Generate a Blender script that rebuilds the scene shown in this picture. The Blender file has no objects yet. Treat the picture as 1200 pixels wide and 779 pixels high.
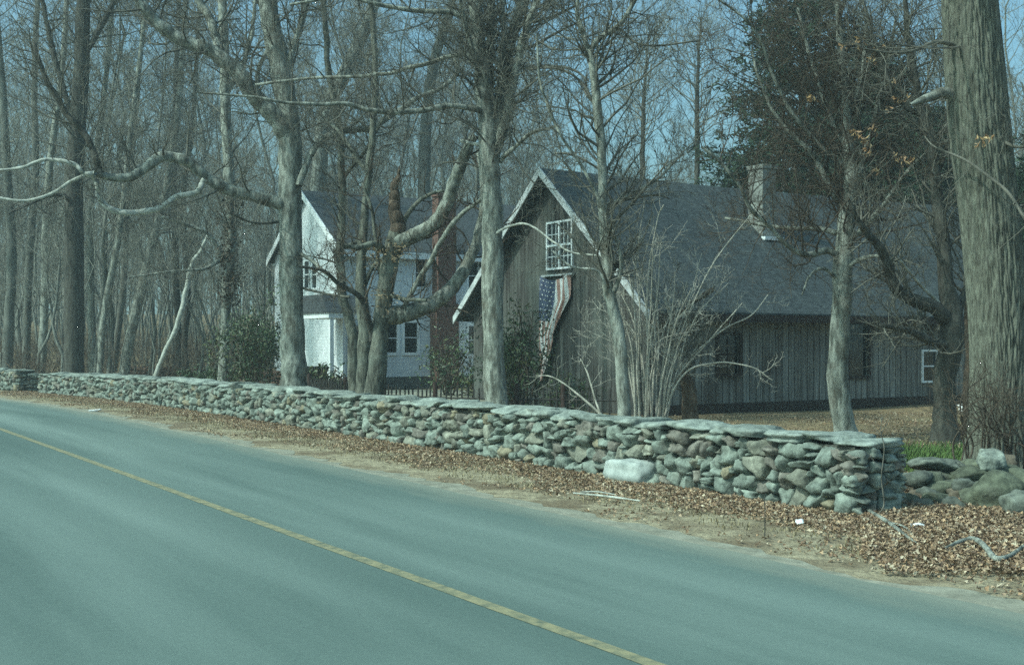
import bpy, math, random
import numpy as np
from mathutils import Vector, noise, Matrix
R = math.radians
random.seed(7); NP = np.random.default_rng(7)
scn = bpy.context.scene
COL = scn.collection

# ------------------------------------------------------------------ camera, sky, sun, exposure
F = 1400.0; CX = 600.0; HY = 400.0; HC = 1.9
cd = bpy.data.cameras.new('camera'); cam = bpy.data.objects.new('camera', cd); COL.objects.link(cam)
cam.location = (0, 0, HC); cam.rotation_euler = (R(90), 0, 0)
cd.sensor_width = 36; cd.lens = 36*F/1200; cd.shift_y = (HY-389.5)/1200; cd.clip_end = 3000
scn.camera = cam
SUN_TO = Vector((-0.88, -0.48, 0)).normalized(); ELEV = R(46)
W = bpy.data.worlds.new('World'); scn.world = W; W.use_nodes = True
nt = W.node_tree; nt.nodes.clear()
sky = nt.nodes.new('ShaderNodeTexSky'); sky.sky_type = 'NISHITA'; sky.sun_disc = False
sky.sun_elevation = ELEV; sky.sun_rotation = math.atan2(SUN_TO.x, SUN_TO.y)
sky.dust_density = 5.0; sky.air_density = 1.0; sky.ozone_density = 1.0
tint = nt.nodes.new('ShaderNodeMix'); tint.data_type = 'RGBA'; tint.blend_type = 'MULTIPLY'
tint.inputs[0].default_value = 1; tint.inputs[7].default_value = (0.62, 1.0, 1.0, 1)
bg = nt.nodes.new('ShaderNodeBackground'); bg.inputs[1].default_value = 0.15
wo = nt.nodes.new('ShaderNodeOutputWorld')
nt.links.new(sky.outputs[0], tint.inputs[6]); nt.links.new(tint.outputs[2], bg.inputs[0]); nt.links.new(bg.outputs[0], wo.inputs[0])
sl = bpy.data.lights.new('sun', 'SUN'); sun = bpy.data.objects.new('sun', sl); COL.objects.link(sun)
sl.energy = 2.5; sl.angle = R(1.2); sl.color = (0.90, 1.0, 0.88)
sd = Vector((SUN_TO.x*math.cos(ELEV), SUN_TO.y*math.cos(ELEV), math.sin(ELEV)))
sun.rotation_euler = sd.to_track_quat('Z', 'Y').to_euler()
vs = scn.view_settings; vs.view_transform = 'Standard'; vs.look = 'None'; vs.gamma = 1; vs.exposure = 0.44
scn.cycles.use_denoising = False; scn.cycles.sample_clamp_indirect = 3.0; scn.cycles.volume_bounces = 0; scn.cycles.max_bounces = 5; scn.cycles.diffuse_bounces = 3; scn.cycles.transparent_max_bounces = 4

# ------------------------------------------------------------------ helpers
def at(px, py, Y): return np.array(((px-CX)/F*Y, Y, HC-(py-HY)/F*Y))
def zof(py, Y): return HC-(py-HY)/F*Y
def tag(o, label=None, cat=None, group=None, kind=None):
    for k, v in (('label', label), ('category', cat), ('group', group), ('kind', kind)):
        if v: o[k] = v
    return o
def empty(name, loc=(0, 0, 0), rz=0):
    o = bpy.data.objects.new(name, None); o.location = loc; o.rotation_euler = (0, 0, rz)
    o.empty_display_size = .2; COL.objects.link(o); return o
def link(name, me, parent=None, loc=None):
    o = bpy.data.objects.new(name, me); COL.objects.link(o)
    if parent: o.parent = parent
    if loc is not None: o.location = loc
    return o
def mesh_np(name, V, quads=None, tris=None, mats=(), smooth=True, col=None, midx=None, uv=None):
    me = bpy.data.meshes.new(name)
    V = np.asarray(V, dtype=np.float32).reshape(-1, 3)
    q = np.asarray(quads, dtype=np.int32).reshape(-1, 4) if quads is not None and len(quads) else np.zeros((0, 4), np.int32)
    t = np.asarray(tris, dtype=np.int32).reshape(-1, 3) if tris is not None and len(tris) else np.zeros((0, 3), np.int32)
    me.vertices.add(len(V)); me.vertices.foreach_set('co', V.ravel())
    idx = np.concatenate([q.ravel(), t.ravel()])
    me.loops.add(len(idx)); me.loops.foreach_set('vertex_index', idx)
    n = len(q)+len(t); me.polygons.add(n)
    ls = np.concatenate([np.arange(len(q))*4, len(q)*4+np.arange(len(t))*3]).astype(np.int32)
    me.polygons.foreach_set('loop_start', ls)
    me.polygons.foreach_set('use_smooth', np.full(n, smooth, dtype=bool))
    for m in mats: me.materials.append(m)
    if midx is not None: me.polygons.foreach_set('material_index', np.asarray(midx, dtype=np.int32))
    if col is not None:
        a = me.color_attributes.new('tint', 'FLOAT_COLOR', 'POINT')
        c = np.ones((len(V), 4), np.float32); c[:, :3] = col; a.data.foreach_set('color', c.ravel())
    if uv is not None:
        u = me.uv_layers.new(name='UVMap'); u.data.foreach_set('uv', np.asarray(uv, np.float32)[idx].ravel())
    me.update(calc_edges=True); me.validate(); return me

class Tubes:
    """collects tapered tubes, grouped by (points, sides), and builds them as one mesh"""
    def __init__(s): s.g = {}
    def add(s, pts, rad, k=5):
        pts = np.asarray(pts, float); rad = np.asarray(rad, float)
        s.g.setdefault((len(pts), k), []).append((pts, rad))
    def arrays(s):
        VV = []; QQ = []; off = 0
        for (n, k), L in s.g.items():
            P = np.stack([a for a, b in L]); Rr = np.stack([b for a, b in L]); m = len(L)
            T = np.empty_like(P); T[:, 1:-1] = P[:, 2:]-P[:, :-2]; T[:, 0] = P[:, 1]-P[:, 0]; T[:, -1] = P[:, -1]-P[:, -2]
            T /= np.linalg.norm(T, axis=2, keepdims=True)+1e-9
            mt = np.abs(P[:, -1]-P[:, 0]); ax = np.argmin(mt, axis=1); ref = np.eye(3)[ax][:, None, :]
            A = np.cross(T, np.broadcast_to(ref, T.shape)); A /= np.linalg.norm(A, axis=2, keepdims=True)+1e-9
            B = np.cross(T, A)
            th = np.arange(k)*2*math.pi/k
            V = P[:, :, None]+Rr[:, :, None, None]*(A[:, :, None]*np.cos(th)[None, None, :, None]+B[:, :, None]*np.sin(th)[None, None, :, None])
            base = np.arange(m)[:, None, None]*n*k+np.arange(n-1)[None, :, None]*k
            j = np.arange(k)[None, None]; j2 = (j+1) % k
            Q = np.stack([base+j, base+j2, base+k+j2, base+k+j], -1).reshape(-1, 4)+off
            VV.append(V.reshape(-1, 3)); QQ.append(Q); off += m*n*k
        return np.concatenate(VV), np.concatenate(QQ)
    def build(s, name, mat, parent=None, origin=None):
        V, Q = s.arrays()
        if origin is not None: V = V-np.asarray(origin)
        return link(name, mesh_np(name, V, Q, mats=[mat]), parent)

def bez(pts, n):
    """Catmull-Rom resample of rows of any width"""
    P = np.asarray(pts, float); P = np.vstack([2*P[0]-P[1], P, 2*P[-1]-P[-2]])
    out = []; m = len(P)-3
    for i in range(n):
        t = i/(n-1)*m; k = min(int(t), m-1); u = t-k
        a, b, c, d = P[k:k+4]
        out.append(.5*((2*b)+(-a+c)*u+(2*a-5*b+4*c-d)*u*u+(-a+3*b-3*c+d)*u**3))
    return np.array(out)

def bx(V, Fq, x0, x1, y0, y1, z0, z1):
    b = len(V)
    V += [(x0, y0, z0), (x1, y0, z0), (x1, y1, z0), (x0, y1, z0), (x0, y0, z1), (x1, y0, z1), (x1, y1, z1), (x0, y1, z1)]
    Fq += [(b, b+3, b+2, b+1), (b+4, b+5, b+6, b+7), (b, b+1, b+5, b+4), (b+1, b+2, b+6, b+5), (b+2, b+3, b+7, b+6), (b+3, b, b+4, b+7)]
def boxes(name, L, mat, parent=None, bev=0.0):
    V = []; Q = []
    for b in L: bx(V, Q, *b)
    o = link(name, mesh_np(name, V, Q, mats=[mat], smooth=False), parent)
    if bev:
        m = o.modifiers.new('bevel', 'BEVEL'); m.width = bev; m.segments = 2
    return o
def prism(name, poly, axis, a0, a1, mat, parent=None):
    """poly in the plane normal to axis (0: y,z  1: x,z), extruded a0..a1"""
    n = len(poly); V = []
    for a in (a0, a1):
        for u, v in poly: V.append((a, u, v) if axis == 0 else (u, a, v))
    me = bpy.data.meshes.new(name)
    fs = [tuple(range(n)), tuple(range(2*n-1, n-1, -1))]+[(i, n+i, n+(i+1) % n, (i+1) % n) for i in range(n)]
    me.from_pydata(V, [], fs); me.materials.append(mat); me.update()
    import bmesh
    b = bmesh.new(); b.from_mesh(me); bmesh.ops.recalc_face_normals(b, faces=b.faces); b.to_mesh(me); b.free()
    return link(name, me, parent)

# ------------------------------------------------------------------ materials
def mat(name, c1, c2=None, scale=5, stretch=(1, 1, 1), rough=.9, bump=0, bdist=.02, detail=6, attr=False, c3=None, spec=.3, lo=.35, hi=.65, metal=0, bscale=None):
    m = bpy.data.materials.new(name); m.use_nodes = True; n = m.node_tree; N = n.nodes; L = n.links
    p = N['Principled BSDF']; p.inputs['Roughness'].default_value = rough; p.inputs['Metallic'].default_value = metal
    p.inputs['Specular IOR Level'].default_value = spec
    tc = N.new('ShaderNodeTexCoord'); mp = N.new('ShaderNodeMapping'); mp.inputs['Scale'].default_value = stretch
    L.new(tc.outputs['Object'], mp.inputs['Vector'])
    nz = N.new('ShaderNodeTexNoise'); nz.inputs['Scale'].default_value = scale; nz.inputs['Detail'].default_value = detail; nz.inputs['Roughness'].default_value = .65
    L.new(mp.outputs[0], nz.inputs['Vector'])
    cr = N.new('ShaderNodeValToRGB'); e = cr.color_ramp.elements
    e[0].position = lo; e[1].position = hi
    e[0].color = (*c1, 1); e[1].color = (*(c2 or c1), 1)
    if c3: x = e.new((lo+hi)/2+.02); x.color = (*c3, 1)
    L.new(nz.outputs[0], cr.inputs[0]); out = cr.outputs[0]
    if attr:
        at_ = N.new('ShaderNodeAttribute'); at_.attribute_name = 'tint'
        mx = N.new('ShaderNodeMix'); mx.data_type = 'RGBA'; mx.blend_type = 'MULTIPLY'; mx.inputs[0].default_value = 1
        L.new(out, mx.inputs[6]); L.new(at_.outputs['Color'], mx.inputs[7]); out = mx.outputs[2]
    L.new(out, p.inputs['Base Color'])
    if bump:
        bn = N.new('ShaderNodeBump'); bn.inputs['Strength'].default_value = bump; bn.inputs['Distance'].default_value = bdist
        src = nz.outputs[0]
        if bscale:
            n2 = N.new('ShaderNodeTexNoise'); n2.inputs['Scale'].default_value = bscale; n2.inputs['Detail'].default_value = 5
            L.new(mp.outputs[0], n2.inputs['Vector']); src = n2.outputs[0]
        L.new(src, bn.inputs['Height']); L.new(bn.outputs[0], p.inputs['Normal'])
    m['p'] = 1
    return m
def blotch(m, colr, scale, lo, hi, stretch=(1, 1, 1), fac=1.0):
    """mix a second patch colour over an existing material"""
    n = m.node_tree; N = n.nodes; L = n.links; p = N['Principled BSDF']
    src = p.inputs['Base Color'].links[0].from_socket
    tc = N.new('ShaderNodeTexCoord'); mp = N.new('ShaderNodeMapping'); mp.inputs['Scale'].default_value = stretch
    L.new(tc.outputs['Object'], mp.inputs['Vector'])
    nz = N.new('ShaderNodeTexNoise'); nz.inputs['Scale'].default_value = scale; nz.inputs['Detail'].default_value = 5
    L.new(mp.outputs[0], nz.inputs['Vector'])
    mr = N.new('ShaderNodeMapRange'); mr.inputs[1].default_value = lo; mr.inputs[2].default_value = hi; mr.inputs[4].default_value = fac
    L.new(nz.outputs[0], mr.inputs[0])
    mx = N.new('ShaderNodeMix'); mx.data_type = 'RGBA'; L.new(mr.outputs[0], mx.inputs[0])
    L.new(src, mx.inputs[6]); mx.inputs[7].default_value = (*colr, 1); L.new(mx.outputs[2], p.inputs['Base Color'])
    return m
M = {}
M['bark_pale'] = blotch(mat('bark_pale', (.10, .105, .09), (.33, .35, .31), 9, (1, 1, .3), bump=1, bdist=.06, detail=10, lo=.40, hi=.60), (.10, .085, .065), 2.2, .55, .7, fac=.7)
M['bark_mid'] = blotch(mat('bark_mid', (.05, .052, .043), (.17, .175, .145), 9, (1, 1, .3), bump=1, bdist=.06, detail=10, lo=.40, hi=.60), (.20, .23, .20), 1.6, .52, .68, fac=.7)
M['bark_dark'] = mat('bark_dark', (.03, .029, .025), (.09, .088, .075), 9, (1, 1, .25), bump=.9, bdist=.03, detail=8)
M['bark_red'] = mat('bark_red', (.045, .034, .026), (.15, .11, .08), 9, (1, 1, .4), bump=1, bdist=.04, detail=8)
M['bark_white'] = mat('bark_white', (.24, .25, .22), (.48, .50, .46), 9, (1, 1, 1), bump=.5, bdist=.02)
M['twig'] = mat('twig', (.07, .068, .056), (.17, .165, .14), 3)
M['twig_brown'] = mat('twig_brown', (.045, .035, .027), (.12, .095, .072), 3)
M['twig_pale'] = mat('twig_pale', (.26, .25, .21), (.48, .46, .40), 5)
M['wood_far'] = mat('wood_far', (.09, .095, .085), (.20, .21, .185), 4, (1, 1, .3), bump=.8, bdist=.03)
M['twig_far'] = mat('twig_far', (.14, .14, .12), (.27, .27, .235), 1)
M['stone'] = blotch(mat('stone', (.10, .108, .098), (.30, .315, .285), 8, attr=True, bump=.8, bdist=.03, detail=10, bscale=14), (.10, .10, .085), 3, .56, .70, fac=.6)
M['cap'] = blotch(mat('cap', (.13, .142, .13), (.33, .345, .32), 8, attr=True, bump=.8, bdist=.03, detail=10, bscale=14), (.13, .13, .11), 3, .56, .72, fac=.5)
M['core'] = mat('core', (.05, .05, .042), (.10, .10, .085), 8, bump=.8, bdist=.05)
M['boulder'] = mat('boulder', (.22, .255, .245), (.42, .46, .44), 5, bump=.5, bdist=.02, detail=9)
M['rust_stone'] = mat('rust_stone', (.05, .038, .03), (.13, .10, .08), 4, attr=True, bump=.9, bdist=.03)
M['leaf'] = mat('leaf', (.75, .75, .75), (1, 1, 1), 3, attr=True, rough=.8)
M['rhodo'] = mat('rhodo', (.018, .032, .016), (.055, .085, .045), 4, attr=True, rough=.5, spec=.5)
M['needle'] = mat('needle', (.010, .022, .013), (.026, .045, .024), 2, attr=True, rough=.7)
M['grassg'] = mat('grassg', (.05, .10, .03), (.10, .15, .04), 4)
M['straw'] = mat('straw', (.16, .13, .075), (.32, .27, .17), 6)
M['white'] = mat('white_paint', (.60, .66, .68), (.70, .75, .77), 1.2, rough=.6, bump=.1)
M['trim'] = mat('white_trim', (.64, .69, .71), (.74, .78, .80), 3, rough=.6)
M['rake'] = mat('rake_paint', (.30, .33, .34), (.52, .56, .57), 4, (1, 1, 1), rough=.7, bump=.3)
M['rooft'] = None
M['glass'] = mat('glass', (.006, .008, .011), (.012, .015, .02), 2, rough=.08, spec=.6)
M['dark'] = mat('dark_wood', (.022, .014, .012), (.05, .032, .028), 6, (3, 3, .6), bump=.4)
M['iron'] = mat('iron', (.015, .015, .015), (.04, .035, .03), 12, rough=.6)
M['found'] = mat('foundation', (.07, .075, .07), (.14, .14, .13), 5, bump=.5)
M['lit'] = mat('white_glass', (.75, .78, .8), (.85, .87, .9), 3, rough=.3)

def board_mat(name, c1, c2, axis, width, c3):
    """vertical weathered boards: per-board tone and thin dark joints"""
    m = bpy.data.materials.new(name); m.use_nodes = True; n = m.node_tree; N = n.nodes; L = n.links; p = N['Principled BSDF']
    p.inputs['Roughness'].default_value = .95; p.inputs['Specular IOR Level'].default_value = .15
    tc = N.new('ShaderNodeTexCoord'); sx = N.new('ShaderNodeSeparateXYZ'); L.new(tc.outputs['Object'], sx.inputs[0])
    dv = N.new('ShaderNodeMath'); dv.operation = 'DIVIDE'; L.new(sx.outputs[axis], dv.inputs[0]); dv.inputs[1].default_value = width
    fl = N.new('ShaderNodeMath'); fl.operation = 'FLOOR'; L.new(dv.outputs[0], fl.inputs[0])
    fr = N.new('ShaderNodeMath'); fr.operation = 'FRACT'; L.new(dv.outputs[0], fr.inputs[0])
    wn = N.new('ShaderNodeTexWhiteNoise'); wn.noise_dimensions = '1D'; L.new(fl.outputs[0], wn.inputs['W'])
    mp = N.new('ShaderNodeMapping'); mp.inputs['Scale'].default_value = (9, 9, .55); L.new(tc.outputs['Object'], mp.inputs[0])
    ad = N.new('ShaderNodeVectorMath'); ad.operation = 'ADD'; L.new(mp.outputs[0], ad.inputs[0]); L.new(wn.outputs['Color'], ad.inputs[1])
    nz = N.new('ShaderNodeTexNoise'); nz.inputs['Scale'].default_value = 1.6; nz.inputs['Detail'].default_value = 8; L.new(ad.outputs[0], nz.inputs['Vector'])
    mxv = N.new('ShaderNodeMath'); mxv.operation = 'MULTIPLY_ADD'; L.new(wn.outputs['Value'], mxv.inputs[0]); mxv.inputs[1].default_value = .20; L.new(nz.outputs[0], mxv.inputs[2])
    cr = N.new('ShaderNodeValToRGB'); e = cr.color_ramp.elements; e[0].position = .42; e[0].color = (*c1, 1); e[1].position = .95; e[1].color = (*c2, 1)
    x = e.new(.68); x.color = (*c3, 1); L.new(mxv.outputs[0], cr.inputs[0])
    gp = N.new('ShaderNodeMath'); gp.operation = 'LESS_THAN'; L.new(fr.outputs[0], gp.inputs[0]); gp.inputs[1].default_value = .1
    mx = N.new('ShaderNodeMix'); mx.data_type = 'RGBA'; L.new(gp.outputs[0], mx.inputs[0]); L.new(cr.outputs[0], mx.inputs[6]); mx.inputs[7].default_value = (.012, .010, .009, 1)
    L.new(mx.outputs[2], p.inputs['Base Color'])
    return m
M['boardx'] = board_mat('barn_boards_side', (.11, .10, .09), (.34, .345, .32), 0, .24, (.20, .20, .185))
blotch(M['boardx'], (.055, .042, .036), .8, .48, .68, (1, 1, .6), .65)
M['boardy'] = board_mat('barn_boards_gable', (.045, .042, .040), (.17, .175, .165), 1, .20, (.085, .085, .08))

blotch(M['boardy'], (.13, .15, .135), .7, .5, .7, (1, 1, .5), .5)
def lap_mat(name, c1, c2, step, dark, bstr=.6, nscale=3):
    """horizontal laps (clapboard, shingle courses) in local z"""
    m = mat(name, c1, c2, nscale, (1, 1, 2), rough=.75, detail=6); n = m.node_tree; N = n.nodes; L = n.links; p = N['Principled BSDF']
    tc = N.new('ShaderNodeTexCoord'); sx = N.new('ShaderNodeSeparateXYZ'); L.new(tc.outputs['Object'], sx.inputs[0])
    dv = N.new('ShaderNodeMath'); dv.operation = 'DIVIDE'; L.new(sx.outputs[2], dv.inputs[0]); dv.inputs[1].default_value = step
    fr = N.new('ShaderNodeMath'); fr.operation = 'FRACT'; L.new(dv.outputs[0], fr.inputs[0])
    bn = N.new('ShaderNodeBump'); bn.invert = True; bn.inputs['Strength'].default_value = bstr; bn.inputs['Distance'].default_value = .02; L.new(fr.outputs[0], bn.inputs['Height'])
    L.new(bn.outputs[0], p.inputs['Normal'])
    src = p.inputs['Base Color'].links[0].from_socket
    lt = N.new('ShaderNodeMath'); lt.operation = 'LESS_THAN'; L.new(fr.outputs[0], lt.inputs[0]); lt.inputs[1].default_value = .10
    ml = N.new('ShaderNodeMath'); ml.operation = 'MULTIPLY'; ml.inputs[1].default_value = dark; L.new(lt.outputs[0], ml.inputs[0])
    mx = N.new('ShaderNodeMix'); mx.data_type = 'RGBA'; L.new(ml.outputs[0], mx.inputs[0]); L.new(src, mx.inputs[6]); mx.inputs[7].default_value = (.02, .02, .02, 1)
    L.new(mx.outputs[2], p.inputs['Base Color']); return m
M['clap'] = lap_mat('clapboard', (.52, .57, .60), (.64, .69, .72), .13, .12, .25)
M['shingle'] = blotch(lap_mat('roof_shingle', (.018, .024, .026), (.055, .066, .070), .10, .35, .8, 7), (.11, .125, .12), 1.1, .52, .8, (2.5, .6, .6), .4)
M['houseroof'] = lap_mat('house_shingle', (.026, .032, .036), (.065, .074, .082), .12, .3, .8, 6)
def brick_mat(name, c1, c2, mortar, sc):
    m = bpy.data.materials.new(name); m.use_nodes = True; n = m.node_tree; N = n.nodes; L = n.links; p = N['Principled BSDF']
    p.inputs['Roughness'].default_value = .9
    tc = N.new('ShaderNodeTexCoord'); sx = N.new('ShaderNodeSeparateXYZ'); L.new(tc.outputs['Object'], sx.inputs[0])
    ad = N.new('ShaderNodeMath'); L.new(sx.outputs[0], ad.inputs[0]); L.new(sx.outputs[1], ad.inputs[1])
    cb = N.new('ShaderNodeCombineXYZ'); L.new(ad.outputs[0], cb.inputs[0]); L.new(sx.outputs[2], cb.inputs[1])
    b = N.new('ShaderNodeTexBrick'); b.inputs['Scale'].default_value = sc; b.inputs['Color1'].default_value = (*c1, 1); b.inputs['Color2'].default_value = (*c2, 1); b.inputs['Mortar'].default_value = (*mortar, 1)
    b.inputs['Mortar Size'].default_value = .02
    L.new(cb.outputs[0], b.inputs[0]); L.new(b.outputs[0], p.inputs['Base Color']); return m
M['brick'] = brick_mat('red_brick', (.15, .06, .045), (.085, .04, .032), (.16, .13, .11), 4.5)
M['chimney'] = mat('grey_chimney_stone', (.10, .10, .095), (.26, .28, .26), 6, bump=.8)

# road materials: uv.x = metres along, uv.y = metres across
def road_mat():
    m = bpy.data.materials.new('asphalt'); m.use_nodes = True; n = m.node_tree; N = n.nodes; L = n.links; p = N['Principled BSDF']
    p.inputs['Roughness'].default_value = .8; p.inputs['Specular IOR Level'].default_value = .35
    uv = N.new('ShaderNodeUVMap'); sx = N.new('ShaderNodeSeparateXYZ'); L.new(uv.outputs[0], sx.inputs[0])
    # wheel tracks: paler polished bands across each lane
    cr = N.new('ShaderNodeValToRGB'); cr.color_ramp.interpolation = 'B_SPLINE'; e = cr.color_ramp.elements
    dv = N.new('ShaderNodeMath'); dv.operation = 'DIVIDE'; L.new(sx.outputs[1], dv.inputs[0]); dv.inputs[1].default_value = 10
    stops = [(.0, .35), (.20, .3), (.27, .75), (.36, .25), (.42, .7), (.48, .2), (.54, .35), (.60, .8), (.66, .35), (.72, .55), (.78, .15), (1, .2)]
    while len(e) > 1: e.remove(e[0])
    e[0].position = 0; e[0].color = (.3, .3, .3, 1)
    for a, v in stops[1:]: x = e.new(a); x.color = (v, v, v, 1)
    mp = N.new('ShaderNodeMapping'); mp.inputs['Scale'].default_value = (.10, .9, 1); L.new(uv.outputs[0], mp.inputs[0])
    nz = N.new('ShaderNodeTexNoise'); nz.inputs['Scale'].default_value = 1; nz.inputs['Detail'].default_value = 5; L.new(mp.outputs[0], nz.inputs[0])
    wob = N.new('ShaderNodeMath'); wob.operation = 'MULTIPLY_ADD'; L.new(nz.outputs[0], wob.inputs[0]); wob.inputs[1].default_value = .13; L.new(dv.outputs[0], wob.inputs[2])
    L.new(wob.outputs[0], cr.inputs[0])
    nzr = N.new('ShaderNodeMapRange'); nzr.inputs[1].default_value = .3; nzr.inputs[2].default_value = .7; nzr.inputs[4].default_value = 1.0; L.new(nz.outputs[0], nzr.inputs[0])
    mul = N.new('ShaderNodeMath'); mul.operation = 'MULTIPLY'; L.new(cr.outputs[0], mul.inputs[0]); L.new(nzr.outputs[0], mul.inputs[1])
    g = N.new('ShaderNodeTexNoise'); g.inputs['Scale'].default_value = 16; g.inputs['Detail'].default_value = 9; g.inputs['Roughness'].default_value = .85; L.new(uv.outputs[0], g.inputs[0])
    c2 = N.new('ShaderNodeValToRGB'); c2.color_ramp.elements[0].color = (.036, .072, .065, 1); c2.color_ramp.elements[1].color = (.19, .25, .228, 1)
    ad = N.new('ShaderNodeMath'); ad.operation = 'MULTIPLY_ADD'; L.new(g.outputs[0], ad.inputs[0]); ad.inputs[1].default_value = .5
    L.new(mul.outputs[0], ad.inputs[2]); L.new(ad.outputs[0], c2.inputs[0])
    mp3 = N.new('ShaderNodeMapping'); mp3.inputs['Scale'].default_value = (.6, 2.5, 1); L.new(uv.outputs[0], mp3.inputs[0])
    n3 = N.new('ShaderNodeTexNoise'); n3.inputs['Scale'].default_value = 1.0; n3.inputs['Detail'].default_value = 8; n3.inputs['Roughness'].default_value = .7; L.new(mp3.outputs[0], n3.inputs[0])
    av = N.new('ShaderNodeMath'); av.operation = 'MULTIPLY_ADD'; L.new(n3.outputs[0], av.inputs[0]); av.inputs[1].default_value = 1.1; L.new(sx.outputs[1], av.inputs[2])
    mr = N.new('ShaderNodeMapRange'); mr.inputs[1].default_value = 7.35; mr.inputs[2].default_value = 8.1; mr.inputs[4].default_value = .85; L.new(av.outputs[0], mr.inputs[0])
    mxd = N.new('ShaderNodeMix'); mxd.data_type = 'RGBA'; L.new(mr.outputs[0], mxd.inputs[0]); L.new(c2.outputs[0], mxd.inputs[6]); mxd.inputs[7].default_value = (.22, .235, .19, 1)
    L.new(mxd.outputs[2], p.inputs['Base Color'])
    bn = N.new('ShaderNodeBump'); bn.inputs['Strength'].default_value = .35; bn.inputs['Distance'].default_value = .01; L.new(g.outputs[0], bn.inputs['Height']); L.new(bn.outputs[0], p.inputs['Normal'])
    return m
M['road'] = road_mat()
M['paint'] = mat('yellow_paint', (.09, .115, .09), (.26, .24, .145), 9, lo=.3, hi=.6, bump=.2)
M['sand'] = mat('sandy_edge', (.16, .16, .125), (.30, .295, .235), 4, bump=.4, detail=8, bscale=30)
M['verge'] = blotch(mat('verge_soil', (.17, .14, .09), (.38, .33, .225), 5, bump=.8, bdist=.04, detail=9, bscale=18), (.11, .075, .045), 1.0, .45, .62, fac=.7)
M['ground'] = blotch(mat('ground', (.10, .075, .045), (.30, .22, .12), 4, bump=.8, bdist=.05, detail=9, bscale=12), (.09, .10, .05), .25, .52, .68, fac=.6)

# ------------------------------------------------------------------ frame of the road
RD = np.array((-.534, .8455)); RN = np.array((.8455, .534))
def road_pt(s, d):
    sh = max(0, s-30)**2/200.0
    p = RN*(d-sh)+RD*s
    return p
def ribbon(name, d0, d1, z, mt, s0=-60, s1=110, step=1.0, wob=(0, 0), parent=None, nd=1):
    ss = np.arange(s0, s1+.01, step); V = []; UV = []; Q = []
    for i, s in enumerate(ss):
        a = d0+wob[0]*(noise.noise((s*.9, 3.1, d0))+.6*noise.noise((s*3.3, 1.1, d0))); b = d1+wob[1]*(noise.noise((s*.8, 7.7, d1))+.6*noise.noise((s*3.1, 2.2, d1)))
        for k in range(nd+1):
            dd = a+(b-a)*k/nd; p = road_pt(s, dd); V.append((p[0], p[1], z)); UV.append((s, dd))
        if i:
            for k in range(nd):
                j = (i-1)*(nd+1)+k; Q.append((j, j+nd+1, j+nd+2, j+1)[::-1])
    return link(name, mesh_np(name, V, Q, mats=[mt], smooth=False, uv=UV), parent)

# ------------------------------------------------------------------ setting
def terrain():
    xs = np.concatenate([np.linspace(-500, -60, 12), np.linspace(-50, 60, 56), np.linspace(75, 500, 12)])
    ys = np.concatenate([np.linspace(-80, 20, 11), np.linspace(24, 130, 54), np.linspace(145, 600, 14)])
    X, Y = np.meshgrid(xs, ys); Z = np.zeros_like(X)
    t = np.clip((Y-62)/110, 0, 1); Z = t*t*(3-2*t)*6.0
    for i in range(X.shape[0]):
        for j in range(X.shape[1]):
            d = X[i, j]*RN[0]+Y[i, j]*RN[1]
            if d > 16: Z[i, j] += .12*noise.noise((X[i, j]*.15, Y[i, j]*.15, 0))*min(1, (d-16)/6)
    V = np.stack([X, Y, Z], -1).reshape(-1, 3); nx = len(xs)
    Q = [(j*nx+i, j*nx+i+1, (j+1)*nx+i+1, (j+1)*nx+i) for j in range(len(ys)-1) for i in range(nx-1)]
    return link('ground', mesh_np('ground', V, Q, mats=[M['ground']]))
tag(terrain(), kind='structure')
tag(ribbon('verge', 7.0, 10.4, .004, M['verge'], wob=(0, .3)), kind='structure')
tag(ribbon('sandy_shoulder', 6.9, 7.75, .008, M['sand'], step=.2, wob=(0, .35)), kind='structure')
tag(ribbon('near_verge', -2.0, .4, .004, M['verge']), kind='structure')
tag(ribbon('road', .3, 7.42, .012, M['road'], step=.5, wob=(.05, .05), nd=4), kind='structure')
tag(ribbon('center_line', 4.37, 4.49, .016, M['paint'], step=.25, wob=(.006, .006)), kind='structure')

dq = [at(px, 0, Y) for px, Y in ((430, 44), (470, 44.5), (510, 44.5), (560, 44), (600, 40), (604, 31), (575, 31), (520, 31.5), (465, 33), (430, 35))]
V = [(p[0], p[1], .10) for p in dq]; Q = [(i, i+1, 8-i, 9-i) for i in range(4)]
tag(link('sunlit_ground', mesh_np('sunlit_ground', V, Q, mats=[M['sand']], smooth=False)), kind='structure')  # pale sheet that paints sunlit ground behind the picket fence
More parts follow.
